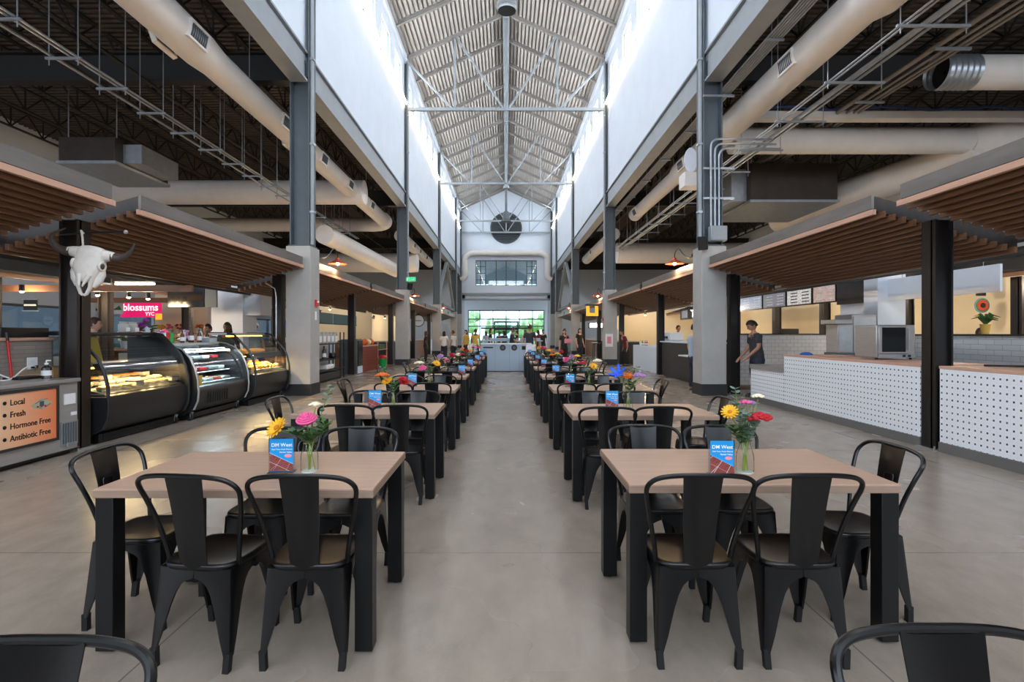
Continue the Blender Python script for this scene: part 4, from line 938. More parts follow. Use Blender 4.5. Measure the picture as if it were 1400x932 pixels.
text('lettering', 'blossums', .31, M['glowink'], t, (-11.8, 16.994, 2.2), (R(90), 0, 0), .003, 'CENTER', bold=.02)
text('lettering', 'YYC', .15, M['glowink'], t, (-11.5, 16.994, 2.04), (R(90), 0, 0), .003, 'CENTER', bold=.02)
part('corner_badge', G().box(-11.3, -11.1, 16.97, 16.995, 1.9, 2.1), M['yellow'], t, smooth=False)
t = thing('pale_signboard', (-12, 16, 2), 'small cream sign with a green hill mark beside the pink sign', 'sign')
part('board', G().box(-12.3, -11.65, 16, 16.03, 2.05, 2.4), M['whitecloth'], t, smooth=False); part('hill_mark', G().prism([(-11.95, 2.17), (-11.75, 2.3), (-11.68, 2.17)], 15.99, 16), M['leaf'], t, smooth=False)
single('stall_wall', G().box(-12.6, -10.1, 18.9, 19.0, 0, 3), M['cream'], 'warm-lit cream back wall of the flower stall', 'wall', kind='structure', smooth=False)
single('stall_pier', G().box(-10.3, -9.75, 18.2, 18.7, 0, 2.5), M['duct'], 'pale pier beside the flower stall', 'pier', smooth=False)
for k in range(2):
    z = 1.0+.45*k
    t = thing('flower_shelf', (-11.3, 18.75, z), '%s shelf on the cream wall of the flower stall' % ('lower', 'upper')[k], 'shelf')
    part('board', G().box(-12.4, -10.2, 18.55, 18.9, z, z+.03), M['pinkwood'], t, smooth=False)
fcol = [mat('yellow_petal', (238, 178, 30), .6), mat('pink_petal', (226, 92, 148), .6), mat('red_petal', (176, 16, 30), .6), mat('cream_petal', (238, 228, 196), .6), mat('orange_petal', (226, 110, 40), .6), mat('lilac_petal', (164, 120, 176), .6)]
cname = ['yellow', 'pink', 'red', 'cream', 'orange', 'lilac']
for k in range(12):
    x = -12.25+.34*(k % 6); z = (1.03, 1.48)[k // 6]
    t = thing('potted_flowers', (x, 18.7, z), 'pot of %s flowers on the %s stall shelf, %s from the pink sign edge' % (cname[k % 6], ('lower', 'upper')[k//6], ORD[k % 6]), 'flowers', 'pots in the flower stall')
    part('pot', G().lathe([(.06, 0), (.08, .12)], 12, (x, 18.7, z)), M['conc'], t)
    g = G()
    for q in range(9): g.ell((x+random.uniform(-.1, .1), 18.7+random.uniform(-.08, .08), z+.2+random.uniform(-.05, .1)), (.05, .05, .035), 7, 5)
    part('blooms', g, fcol[k % 6], t)
for k in range(9):
    x = -10.6+.26*k; y = 14.0+.25*(k % 2)
    t = thing('potted_flowers', (x, y, 1.06), 'bunch of %s flowers on the low bench before the flower stall, %s along' % (cname[(k*2+1) % 6], ORD[k]), 'flowers', 'bunches on the bench')
    g = G()
    for q in range(9): g.ell((x+random.uniform(-.12, .12), y+random.uniform(-.08, .08), 1.4+random.uniform(-.12, .14)), (.05, .05, .04), 7, 5)
    part('blooms', g, fcol[(k*2+1) % 6], t); part('pot', G().lathe([(.07, 0), (.09, .2)], 12, (x, y, 1.05)), M['galv'], t)
    g = G()
    for q in range(8): g.ell((x+random.uniform(-.1, .1), y+random.uniform(-.08, .08), 1.3+random.uniform(-.05, .08)), (.06, .03, .012), 7, 4)
    part('leaves', g, M['leaf'], t)
single('bench', G().box(-10.8, -8.3, 13.8, 14.5, 1.0, 1.05).box(-10.7, -10.6, 13.9, 14.4, 0, 1).box(-8.5, -8.4, 13.9, 14.4, 0, 1), M['slat'], 'wooden flower bench behind the glass cases', 'bench', smooth=False)
# lights under the canopies behind the cases
for i, (x, y, z, L) in enumerate(((-8.6, 12.2, 2.6, .9), (-8.7, 14.4, 2.32, .7), (-6.5, 23.5, 3.5, 1.7))):
    t = thing('tube_light', (x, y, z), 'lit tube light %s' % ('under the rear canopy above the warming case', 'beside the black menu panel', 'above the second canopy roof')[i], 'light', 'loose tube lights')
    part('housing', G().box(x-L/2, x+L/2, y-.04, y+.04, z+.03, z+.06), M['gsteel2'], t, smooth=False); part('tube', G().tube([(x-L/2, y, z), (x+L/2, y, z)], .025, 10), M['ledlow'], t)
for i, (x, y, z) in enumerate(((-10.3, 11.2, 2.35), (-9.0, 11.6, 2.3), (-8.6, 12.0, 2.28), (-8.3, 12.2, 2.26), (-7.2, 19.5, 2.5), (-8.1, 20, 2.5), (-7.2, 21.5, 2.45), (-8.6, 22.5, 2.45))):
    t = thing('spot_light', (x, y, z), 'small glowing track spot under the rear canopies, %s in line, bakery-case side' % ORD[i], 'light', 'track spots, bakery-case side')
    part('can', G().lathe([(.05, .0), (.05, .14)], 12, (x, y, z)), M['black'], t); part('lens', G().ell((x, y, z-.01), (.04, .04, .02), 12, 6), M['bulb'], t)
    l = bpy.data.lights.new('spot_glow', 'POINT'); l.energy = 22; l.color = (1, .74, .46); l.shadow_soft_size = .06; o = bpy.data.objects.new('spot_glow', l); COL.objects.link(o); o.location = (x, y, z-.12)
for s in (-1, 1):  # added tube lights, put in to brighten the ducts and side halls
    for i, y in enumerate((4.2, 9.5, 15.6, 21.5, 27.8, 33.7)):
        t = thing('filltube', (s*6.1, y, 2.8), 'added warm uplight above the %s canopy roof, %s' % (ORD[i], SIDE[s]), 'light', 'added tubes above the canopies')
        part('housing', G().box(s*6.1-.06, s*6.1+.06, y-1.1, y+1.1, 2.9, 2.93), M['gsteel2'], t, smooth=False); part('tube', G().tube([(s*6.1, y-1.08, 2.97), (s*6.1, y+1.08, 2.97)], .035, 10), M['filltube'], t)
        for d in (-1, 1): part('foot', G().box(s*6.1-.04, s*6.1+.04, y+d-.03, y+d+.03, 2.79, 2.9), M['galv'], t, smooth=False)
for i in range(2):
    t = thing('stall_beam', (-9.5, 11.5+3*i, 2.4), '%s orange cedar beam across the stalls behind the glass cases' % ('closer', 'farther')[i], 'beam')
    part('board', G().box(-12.5, -6.8, 11.4+4*i, 11.46+4*i, 2.36, 2.5), M['slat'], t, smooth=False)
t = thing('small_sign', (-10.9, 12, 2), 'small framed two-line sign hanging near the outer windows', 'sign')
part('board', G().box(-11.0, -10.7, 12, 12.03, 1.98, 2.22), M['black'], t, smooth=False); part('stripe', G().box(-10.98, -10.72, 11.99, 12, 2.08, 2.12), M['paper'], t, smooth=False)
g = G().box(-11.02, -10.68, 11.985, 12.035, 2.22, 2.24).box(-11.02, -10.68, 11.985, 12.035, 1.96, 1.98); part('rails', g, M['galv'], t, smooth=False)

# ================================================================ BAKERY-CASE SIDE, SECOND BAY ONWARD
t = thing('display_rack', (-5.7, 16.4, 0), 'black metal rack of jars and bags beside the first pier', 'rack')
for z in (.32, .64, 1.12): part('shelf', G().box(-5.4, -5.8, 15.2, 17.6, z, z+.03), M['blacksteel'], t, smooth=False)
for y in (15.22, 17.2, 17.58):
    for x in (-5.42, -5.78): part('upright', G().box(x-.015, x+.015, y-.015, y+.015, 0, 1.5), M['blacksteel'], t, smooth=False)
part('base_box', G().box(-5.42, -5.8, 15.25, 17.5, .04, .26), M['black'], t, bevel=.01)
for i in range(5):
    y = 15.5+.36*i
    t = thing('storage_jar', (-5.58, y, 1.15), 'square jar with white label on the top rack shelf, %s from the pier' % ORD[i], 'jar', 'jars on the rack')
    part('jar_body', G().box(-5.46, -5.7, y-.13, y+.13, 1.151, 1.46), tub, t, bevel=.02); part('jar_label', G().box(-5.452, -5.46, y-.1, y+.1, 1.2, 1.38), M['paper'], t, smooth=False); part('jar_lid', G().box(-5.48, -5.68, y-.11, y+.11, 1.46, 1.5), M['stain'], t, bevel=.01)
bottle(-5.6, 16.2, .672, .4, mat('patterned_bag', (96, 84, 78), .6, noise=(30, .5)), M['black'], 'tall patterned bottle on the middle rack shelf', 'goods')
single('dark_pot', G().lathe([(.1, 0), (.13, .05), (.1, .16)], 14, (-5.6, 17.0, .672)), M['black'], 'small black pot on the middle rack shelf', 'pot')
single('folded_bag', G().box(-5.45, -5.75, 16, 16.7, .352, .5), M['paper'], 'white printed bag lying on the lowest rack shelf', 'bag', bevel=.03)
single('partition', G().box(-5.95, -6.1, 14.6, 18.3, 0, 1.5), M['whitebox'], 'white half wall behind the jar rack', 'wall', kind='structure', smooth=False)
t = thing('red_stand', (-5.75, 21, 0), 'red ribbed bin stand heaped with orange packs', 'stand')
g = G()
for i in range(8): g.box(-5.35+.015*(i % 2), -6.2, 19.6, 21.9, .12*i, .12*i+.11)
part('ribbed_body', g, mat('brick_red', (128, 44, 34), .5), t, smooth=False); part('rim', G().box(-5.33, -6.22, 19.55, 21.95, .96, 1.0), M['pinkwood'], t, smooth=False)
for i in range(10):
    x, y = -5.55-.35*(i % 2), 19.75+.22*i
    single('snack_pack', G().ell((x, y, 1.12), (.16, .12, .13), 9, 6), fcol[4] if i % 3 else fcol[3], '%s snack pack heaped on the red stand, %s from the jar rack' % ('orange' if i % 3 else 'cream', ORD[i]), 'pack', 'packs on the red stand')
t = thing('plant_stand', (-5.6, 23, 0), 'wooden shelf with green crate beside the red stand', 'stand')
for z in (.35, .75): part('shelf', G().box(-5.4, -5.9, 22.3, 24, z, z+.03), M['pinkwood'], t, smooth=False)
for y in (22.32, 23.98): part('upright', G().box(-5.42, -5.46, y-.02, y+.02, 0, 1.1), M['pinkwood'], t, smooth=False)
single('crate', G().box(-5.42, -5.85, 22.5, 23.6, .782, 1.0), M['leaf'], 'dark green crate on the wooden shelf', 'crate', bevel=.01)
t = thing('bucket', (-5.25, 22.2, 0), 'bright green bucket with red rim on the floor by the wooden shelf', 'bucket')
part('pail', G().lathe([(.13, 0), (.17, .42)], 18, (-5.2, 22.2, 0)), M['green'], t); part('lid', G().lathe([(.18, .42), (.18, .47), (.1, .55)], 18, (-5.2, 22.2, 0)), M['red'], t)
t = thing('drinks_cooler', (-5.5, 19.05, 0), 'slim glass-fronted cooler next to the second post', 'cooler')
part('cabinet', G().box(-5.3, -5.9, 18.75, 19.4, 0, 1.25), M['gsteel'], t, bevel=.03); part('door', G().box(-5.27, -5.3, 18.78, 19.37, .3, 1.2), M['screen'], t, bevel=.01); part('base_panel', G().box(-5.28, -5.3, 18.78, 19.37, .03, .28), M['whitebox'], t, smooth=False)
for i, (a, b) in enumerate(((18.9, 20.9), (21.0, 24.2))):
    t = thing('banner_panel', (-6.9, (a+b)/2, 1.9), '%s teal speckled sign panel hanging behind the second bay' % ('shorter', 'longer')[i], 'sign')
    part('panel', G().box(-6.88, -6.92, a, b, 1.85, 2.25), M['pane_teal'], t, smooth=False); part('frame', G().box(-6.86, -6.94, a, b, 1.82, 1.85), M['black'], t, smooth=False)
single('stall_wall', G().box(-10, -6.65, 26, 26.1, 0, 3), M['cream'], 'warm-lit back wall of the second bay stalls', 'wall', kind='structure', smooth=False)
single('stall_counter', G().box(-7.4, -8.4, 17.5, 24, 0, 1.15), M['slat'], 'wooden stall counter behind the jar rack', 'counter', smooth=False)
for i in range(9):
    y = 17.8+.65*i; single('goods_basket', G().lathe([(.18, 0), (.24, .16), (.2, .17)], 14, (-7.75, y, 1.152)), fcol[(i*5+4) % 6], '%s basket of goods on the wooden stall counter, %s from the jar rack' % (cname[(i*5+4) % 6], ORD[i]), 'basket', 'baskets on the stall counter')
t = thing('round_sign', (-4.9, 31, 2.3), 'round white sign disc hanging beyond the second pier', 'sign')
g = G().lathe([(.36, 0), (.36, .06)], 28); g.v = [(-5.5+x, 33+z, 2.28+y) for x, y, z in g.v]; part('disc', g, M['whitebox'], t)
g = G().tube([(-5.5+.36*math.cos(a*PI/14), 33.0, 2.28+.36*math.sin(a*PI/14)) for a in range(28)], .025, 6, closed=True); part('rim', g, M['black'], t)
part('mark', G().box(-5.7, -5.3, 32.985, 32.995, 2.24, 2.31), M['gsteel2'], t, smooth=False); part('bracket', G().box(-5.55, -5.45, 33.0, 33.04, 2.66, 2.73), M['black'], t, smooth=False)

# ================================================================ TILED-COUNTER SIDE
def tiled_counter(y0, y1, h, label, top):
    t = thing('tiled_counter', (5.6, (y0+y1)/2, 0), label, 'counter')
    part('tiled_front', G().box(5.32, 6.2, y0, y1, .12, h-.035), M['dots'], t, smooth=False)
    part('kick_base', G().box(5.30, 6.2, y0-.01, y1, 0, .12), mat('grey_kick_plate', (108, 106, 104), .5), t, smooth=False)
    part('worktop', G().box(5.315, 6.3, y0-.01, y1+.01, h-.035, h), top, t, bevel=.004)
    return t
tiled_counter(1.5, 6.46, 1.05, 'long white counter dotted with small dark tiles, on the camera side of the post', M['pinkwood'])
tiled_counter(6.76, 10.08, 1.05, 'white dotted-tile counter between the post and the lower counter', M['pinkwood'])
t = tiled_counter(10.1, 11.45, .78, 'lower dotted-tile counter with thick grey top before the charcoal-shirted man', M['stain'])
part('thick_top', G().box(5.30, 6.3, 10.09, 11.46, .7, .79), M['stain'], t, smooth=False)
single('partition', G().box(6.0, 8.75, 13.9, 14.05, .1, 1.42), M['subway'], 'white tiled half wall at the back of the counter stall', 'wall', kind='structure', smooth=False)
single('wall_ledge', G().box(5.95, 8.8, 13.86, 14.1, 1.42, 1.45), M['concdark'], 'dark cap along the white tiled half wall', 'ledge', smooth=False)
single('partition', G().box(8.2, 8.35, 2.5, 11.6, 0, 1.41), M['subwayY'], 'long pale tiled half wall behind the counter', 'wall', kind='structure', smooth=False)
single('wall_ledge', G().box(8.16, 8.4, 2.5, 11.6, 1.41, 1.44), M['concdark'], 'dark cap along the long pale tiled wall', 'ledge', smooth=False)
for i, (a, b) in enumerate(((3, 16.5), (16.7, 30))):
    single('stall_wall', G().box(12.2, 12.35, a, b, 0, 3.2), M['cream'], '%s cream wall beyond the counter stall' % ('long warm', 'farther')[i], 'wall', kind='structure', smooth=False)
single('stall_wall', G().box(6.65, 12.2, 30, 30.15, 0, 3), M['cream'], 'cream wall closing the second stall bay', 'wall', kind='structure', smooth=False)
# menu screens
scr = [mat('menu_print_%d' % i, c, .3, noise=(26, .75), emit=(c, .35)) for i, c in enumerate(((150, 160, 176), (120, 120, 128), (190, 186, 182), (176, 150, 140)))]
ys = (16.9, 15.4, 14.1, 12.9, 11.95)
for i in range(4):
    a, b = ys[i+1]+.03, ys[i]-.03
    t = thing('menu_screen', (7.5, (a+b)/2, 2.2), '%s lit menu screen hanging above the tiled half wall, counted from the aisle pier' % ORD[i], 'menu screen', 'menu screens')
    part('bezel', G().box(7.5, 7.56, a, b, 2.17, 2.67), M['black'], t, smooth=False); part('display', G().box(7.492, 7.5, a+.03, b-.03, 2.2, 2.64), scr[i], t, smooth=False)
    g = G()
    for r in range(5):
        for c in range(2):
            yy = a+.1+(b-a-.2)*c*.55; g.box(7.488, 7.491, yy, yy+(b-a)*.28, 2.25+.078*r, 2.275+.078*r)
    part('menu_lines', g, M['whiteink'] if i != 2 else M['ink'], t, smooth=False)
t = thing('board_panel', (7.5, 11.1, 2.1), 'charcoal plank panel beside the menu screens', 'panel')
part('planks', G().box(7.48, 7.54, 10.7, 11.92, 2.1, 2.62), M['darkwood'], t, smooth=False)
t = thing('hanging_board', (7.5, 9.2, 2.1), 'large blank white board hanging behind the black post', 'board')
part('board', G().box(7.5, 7.54, 8.0, 10.35, 2.09, 2.51), M['whitebox'], t, smooth=False)
for y in (8.3, 10.0): part('wire', G().tube([(7.52, y, 2.51), (7.52, y, 2.75)], .006, 6), M['galv'], t)
single('hood_panel', G().box(7.55, 8.1, 10.9, 11.9, 1.43, 2.5), M['whitebox'], 'pale blue-white hood panel behind the steel equipment', 'hood', smooth=False)
single('wall_column', G().box(7.3, 7.85, 10.35, 10.75, 0, 2.9), M['whitebox'], 'white column between hood panel and blank board', 'column', smooth=False)
# equipment on the counter
t = thing('convection_oven', (5.93, 8.15, 1.05), 'stainless convection oven with dark glass door on the counter by the post', 'oven')
part('body', G().box(5.62, 6.22, 8.0, 8.5, 1.08, 1.58), M['stain'], t, bevel=.02); part('door_frame', G().box(5.64, 6.1, 7.97, 8.0, 1.14, 1.56), M['stain'], t, bevel=.01)
part('door_glass', G().box(5.69, 6.04, 7.962, 7.97, 1.17, 1.54), M['screen'], t, smooth=False); part('handle', G().tube([(6.07, 7.94, 1.2), (6.07, 7.94, 1.52)], .012, 8), M['galv'], t)
part('control_panel', G().box(5.64, 6.2, 7.975, 8.0, 1.085, 1.135), M['gsteel2'], t, smooth=False)
for x in (6.02, 6.1): 
    g = G().lathe([(.018, 0), (.018, .02)], 12); g.v = [(x+a, 7.955+c, 1.11+b) for a, b, c in g.v]; part('knob', g, M['black'], t)
for x in (5.66, 6.18): part('foot', G().lathe([(.02, 0), (.02, .03)], 10, (x, 8.05, 1.051)), M['black'], t)
t = thing('steel_dispenser', (6.2, 9.6, 1.05), 'tall stainless dispenser with overhanging lip on the counter', 'dispenser')
part('body', G().box(5.98, 6.26, 9.5, 9.85, 1.1, 1.62), M['stain'], t, bevel=.008); part('lip', G().box(5.88, 6.2, 9.42, 9.85, 1.62, 1.7), M['stain'], t, bevel=.008); part('front_panel', G().box(6.0, 6.24, 9.494, 9.5, 1.14, 1.58), M['galv'], t, smooth=False); part('plinth', G().box(5.96, 6.28, 9.48, 9.87, 1.051, 1.1), M['gsteel'], t, smooth=False)
t = thing('steel_cabinet', (6.55, 9.8, 1.05), 'plain stainless cabinet behind the dispenser', 'cabinet')
part('body', G().box(6.3, 6.75, 9.6, 10.1, .2, 1.8), M['stain'], t, bevel=.01); part('door', G().box(6.33, 6.72, 9.585, 9.6, .3, 1.75), M['galv'], t, smooth=False); part('handle', G().tube([(6.68, 9.57, 1.0), (6.68, 9.57, 1.3)], .01, 8), M['stain'], t)
single('steel_divider', G().box(8.76, 9.3, 13.7, 13.9, .4, 1.44), M['stain'], 'stainless end panel of the tiled half wall', 'panel', smooth=False)
single('blue_cloth', G().loft([[(5.62+.1*math.cos(a*PI/5)*k, 9.86+.14*math.sin(a*PI/5)*k, 1.052+z) for a in range(10)] for k, z in ((1, 0), (1, .012), (.7, .035), (.4, .05), (.1, .05))]), mat('bright_blue_cloth', (40, 96, 180), .8), 'crumpled bright blue cloth on the counter corner', 'cloth')
t = thing('ladle', (5.6, 6.2, 1.05), 'black long-handled ladle lying on the counter beside the post', 'ladle')
part('handle', G().tube([(5.72, 6.3, 1.065), (5.86, 5.95, 1.075)], .012, 8), M['black'], t); part('bowl', G().ell((5.88, 5.9, 1.085), (.05, .05, .034), 14, 8), M['black'], t)
single('cutting_board', G().box(5.5, 5.9, 8.9, 9.3, 1.051, 1.075), M['pinkwood'], 'wooden board on the counter in front of the dispenser', 'board', bevel=.005)
t = thing('logo_sign', (11, 12.2, 2), 'round orange and green emblem sign on the cream wall', 'sign')
for r, y, m in ((.18, 0, 'pane_teal'), (.145, -.012, 'leaf'), (.13, -.02, 'copper'), (.06, -.028, 'rawsteel')):
    g = G().lathe([(r, 0), (r, .014)], 28); g.v = [(11.3+a, 12.5+y+c, 2.12+b) for a, b, c in g.v]; part('ring', g, M[m], t)
part('mount', G().box(11.2, 11.4, 12.51, 12.56, 2.35, 2.9), M['black'], t, smooth=False)
t = thing('potted_fern', (8.3, 9.1, 1.44), 'green fern in a yellow pot on the dark wall cap', 'plant')
part('pot', G().lathe([(.05, 0), (.075, .16), (.08, .17)], 14, (8.28, 9.1, 1.441)), M['yellowcloth'], t)
g = G()
for k in range(22):
    a = random.uniform(0, 2*PI); r = random.uniform(.1, .22); z = random.uniform(.12, .26)
    g.tube([(8.28, 9.1, 1.6), (8.28+r*.5*math.cos(a), 9.1+r*.5*math.sin(a), 1.6+z*.8), (8.28+r*math.cos(a), 9.1+r*math.sin(a), 1.6+z*.6)], [.012, .02, .004], 5)
part('fronds', g, M['leaf'], t)
for i in range(5): bottle(8.28, 7.2+.22*i, 1.441, .1+.02*(i % 2), fcol[(i*2) % 6], M['whiteink'], 'little condiment bottle on the dark wall cap, %s from the yellow fern pot' % ORD[4-i], 'bottles on the wall cap')
single('till', G().box(7.2, 7.7, 13.85, 14.1, 1.452, 1.58), M['black'], 'black till on the dark wall cap behind the charcoal-shirted man', 'till', bevel=.01)
# warm lights in the stalls
for i, (x, y, z) in enumerate(((10.2, 9, 2.5), (10.3, 12, 2.5), (10.2, 15.5, 2.5), (10.3, 19, 2.5), (7.4, 17.5, 2.4), (7.4, 21, 2.4), (8.2, 24, 2.5), (10.2, 26, 2.5), (10.3, 6, 2.5))):
    t = thing('spot_light', (x, y, z), 'small glowing track spot over the stalls, %s in line, tiled-counter side' % ORD[i], 'light', 'track spots, tiled-counter side')
    part('can', G().lathe([(.05, 0), (.05, .14)], 12, (x, y, z)), M['black'], t); part('lens', G().ell((x, y, z-.01), (.04, .04, .02), 12, 6), M['bulb'], t)
    l = bpy.data.lights.new('spot_glow', 'POINT'); l.energy = 34 if x > 9 else 20; l.color = (1, .86, .66) if x > 9 else (1, .86, .7); l.shadow_soft_size = .06; o = bpy.data.objects.new('spot_glow', l); COL.objects.link(o); o.location = (x, y, z-.12)
# second bay: black counter, white counter
t = thing('bar_counter', (5.9, 16.6, 0), 'charcoal plank bar counter with white top beyond the first pier', 'counter')
part('plank_front', G().box(5.4, 6.3, 14.9, 18.25, .06, 1.16), M['darkwood'], t, smooth=False); part('counter_top', G().box(5.34, 6.4, 15.2, 18.3, 1.16, 1.2), M['whitebox'], t, bevel=.005); part('side_ledge', G().box(5.0, 5.8, 14.0, 15.3, .8, .84), M['whitebox'], t, bevel=.005); part('toe_kick', G().box(5.45, 6.2, 14.95, 18.2, 0, .06), M['black'], t, smooth=False)
t = thing('white_counter', (5.9, 20.6, 0), 'plain white service counter past the second post', 'counter')
part('body', G().box(5.45, 6.5, 18.75, 22.6, 0, .98), M['whitebox'], t, bevel=.01); part('raised_back', G().box(5.9, 6.5, 18.75, 20.6, .98, 1.2), M['whitebox'], t, bevel=.01)
for i, (y, m) in enumerate(((21.2, 'blue'), (21.6, 'green'), (20.95, 'red'), (22.0, 'whitebox'))):
    bottle(5.6, y, .981, .2, M[m], M['black'], '%s bottle on the plain white counter' % {'blue': 'blue', 'green': 'green', 'red': 'red', 'whitebox': 'white'}[m], 'bottles on the white counter')
t = thing('coffee_machine', (6.1, 19.6, 1.2), 'white and black espresso machine on the white counter', 'coffee machine')
part('body', G().box(5.95, 6.45, 19.2, 20.1, 1.21, 1.5), M['whitebox'], t, bevel=.03); part('group_head', G().box(5.9, 5.97, 19.4, 19.9, 1.28, 1.36), M['black'], t, bevel=.01); part('drip_tray', G().box(5.85, 6.0, 19.3, 20.0, 1.205, 1.235), M['stain'], t, smooth=False)
t = thing('rear_counter', (7.6, 17, 0), 'pale rear counter behind the charcoal bar', 'counter'); part('body', G().box(7.3, 8.2, 15.5, 19, 0, 1.28), M['whitebox'], t, bevel=.01); part('worktop', G().box(7.26, 8.24, 15.45, 19.05, 1.28, 1.32), M['conc'], t, smooth=False)
for i in range(3):
    a = 19+1.25*i; t = thing('menu_screen', (7.6, a+.6, 2.2), '%s dark menu screen over the white counter' % ORD[i], 'menu screen', 'dark menu screens')
    part('bezel', G().box(7.5, 7.56, a, a+1.2, 2.05, 2.5), M['black'], t, smooth=False); part('display', G().box(7.49, 7.5, a+.3, a+.95, 2.12, 2.42), scr[1], t, smooth=False)
single('white_lightbox', G().box(5.9, 6.4, 14.6, 14.7, 1.95, 2.5), M['whitebox'], 'white hanging box sign beside the first pier, tiled-counter side', 'sign', smooth=False)
# third bay bits: yellow sign, lit tube sign, stool, poster
t = thing('yellow_sign', (4.4, 26.5, 2.35), 'yellow U-shaped sign hanging beyond the second pier', 'sign')
part('frame', G().box(4.04, 4.64, 26.5, 26.6, 2.35, 2.5).box(4.04, 4.2, 26.5, 26.6, 2.5, 2.85).box(4.48, 4.64, 26.5, 26.6, 2.5, 2.85), M['yellow'], t, smooth=False); part('inner_panel', G().box(4.2, 4.48, 26.53, 26.58, 2.5, 2.75), M['gsteel2'], t, smooth=False); part('top_bar', G().box(3.98, 4.66, 26.5, 26.6, 2.87, 2.93), M['black'], t, smooth=False)
t = thing('glow_sign', (5.6, 32, 1.9), 'warm glowing strip sign under the yellow sign', 'sign')
part('strip', G().box(5.1, 5.9, 32, 32.08, 1.85, 2.08), M['ledlow'], t, bevel=.02); part('backing', G().box(5.0, 6.0, 32.08, 32.12, 1.8, 2.12), M['black'], t, smooth=False)
t = thing('poster', (5.6, 30.6, 1), 'white poster with dark figure beyond the second pier', 'poster')
part('sheet', G().box(5.6, 6.5, 30.6, 30.63, .9, 1.7), M['whitebox'], t, smooth=False); part('dark_figure', G().prism([(6.1, 1.15), (6.3, 1.1), (6.35, 1.5), (6.15, 1.6), (6.08, 1.4)], 30.585, 30.6), M['ink'], t, smooth=False); part('post', G().box(6.0, 6.1, 30.63, 30.7, 0, 1), M['black'], t, smooth=False)
t = thing('bar_stool', (4.9, 27.6, 0), 'tall dark bar stool with slatted frame beyond the second pier', 'stool')
part('seat', G().box(4.5, 5.2, 27.3, 27.9, .92, .98), M['rawsteel'], t, bevel=.015)
for x in (4.6, 5.1):
    for y in (27.38, 27.82): part('leg', G().bar((x, y, .92), (x+(.05 if x > 4.8 else -.05), y, 0), .04, .04), M['rawsteel'], t, smooth=False)
for x in (4.72, 4.85, 4.98): part('slat', G().box(x-.012, x+.012, 27.36, 27.38, .1, .92), M['rawsteel'], t, smooth=False)
t = thing('sandwich_board', (4.9, 25.5, 0), 'white pink-printed notice hanging on the second pier corner', 'notice')
part('sheet', G().box(4.6, 4.95, 24.4, 24.43, .85, 1.45), M['paper'], t, smooth=False); part('pink_print', G().box(4.68, 4.87, 24.39, 24.4, 1.0, 1.32), M['pinkcloth'], t, smooth=False)
# generic counters in the far bays
for s in (-1, 1):
    for i, (a, b) in enumerate(((25.4, 30.3), (31, 36.3), (37.6, 42.4), (43.2, 48.4))):
        t = thing('stall_counter', (s*5.9, (a+b)/2, 0), '%s stall counter beyond the second pier, %s' % (ORD[i], SIDE[s]), 'counter', 'far stall counters')
        part('body', G().box(s*5.5, s*6.5, a, b, 0, 1.05), M[('darkwood', 'slat', 'whitebox', 'gsteel')[i]], t, smooth=False); part('worktop', G().box(s*5.45, s*6.55, a-.03, b+.03, 1.05, 1.09), M['conc'], t, smooth=False)
    single('stall_wall', G().box(s*9.2, s*9.35, 31, 49, 0, 3), M['cream'], 'warm wall behind the far stalls, %s' % SIDE[s], 'wall', kind='structure', smooth=False)
for s in (-1, 1):
    for i, (x, y) in enumerate(((7.4, 28), (7.6, 33), (7.6, 38), (7.6, 44))):
        t = thing('spot_light', (s*x, y, 2.45), 'glowing spot over the %s far stall, %s' % (ORD[i], SIDE[s]), 'light', 'spots over the far stalls')
        part('can', G().lathe([(.06, 0), (.06, .14)], 12, (s*x, y, 2.45)), M['black'], t); part('lens', G().ell((s*x, y, 2.44), (.05, .05, .02), 12, 6), M['bulb'], t)
        l = bpy.data.lights.new('spot_glow', 'POINT'); l.energy = 40; l.color = (1, .76, .48); l.shadow_soft_size = .08; o = bpy.data.objects.new('spot_glow', l); COL.objects.link(o); o.location = (s*x, y, 2.3)
# sorting kiosk at the end of the aisle
t = thing('sorting_kiosk', (-.2, 20.5, 0), 'pale blue waste sorting counter with round holes at the end of the aisle', 'bin counter')
part('cabinet', G().box(-.95, .95, 20.12, 21, .03, 1.04), M['kiosk'], t, bevel=.008); part('counter_top', G().box(-.98, .98, 20.08, 21.05, 1.04, 1.08), M['whitebox'], t, bevel=.006); part('toe_kick', G().box(-.93, .93, 20.15, 20.9, 0, .03), M['black'], t, smooth=False)
part('slot', G().box(-.88, -.5, 20.108, 20.12, .9, .95), M['ink'], t, smooth=False)
for x in (-.13, .31):
    g = G().lathe([(.115, 0), (.115, .02), (.1, .02)], 24); g.v = [(x+a, 20.12-c, .92+b) for a, b, c in g.v]; o = part('round_hole', g, M['concdark'], t)
    g = G().lathe([(.06, 0), (.06, .006)], 20); g.v = [(x+a, 20.098-c, .92+b) for a, b, c in g.v]; part('hole_emblem', g, M['gsteel'], o)
part('slot', G().box(.6, .8, 20.108, 20.12, .84, .98), M['ink'], t, smooth=False)
for x in (-.42, .13, .5): part('door_seam', G().box(x-.006, x+.006, 20.114, 20.12, .05, 1.03), M['gsteel2'], t, smooth=False)
t = thing('work_table', (0, 23.5, 0), 'pale work table with trays behind the sorting counter', 'table')
part('tabletop', G().box(-1.2, 1.6, 23, 24, 1.12, 1.16), M['kiosk'], t, smooth=False)
for x in (-1.1, 1.5): part('leg', G().box(x-.04, x+.04, 23.1, 23.9, 0, 1.12), M['gsteel2'], t, smooth=False)
for i in range(2): single('tray', G().box(-.7+1.3*i, .2+1.3*i, 23.1, 23.7, 1.162, 1.26), M['bluecloth'], '%s pale blue tray on the work table' % ('first', 'second')[i], 'tray', bevel=.02)
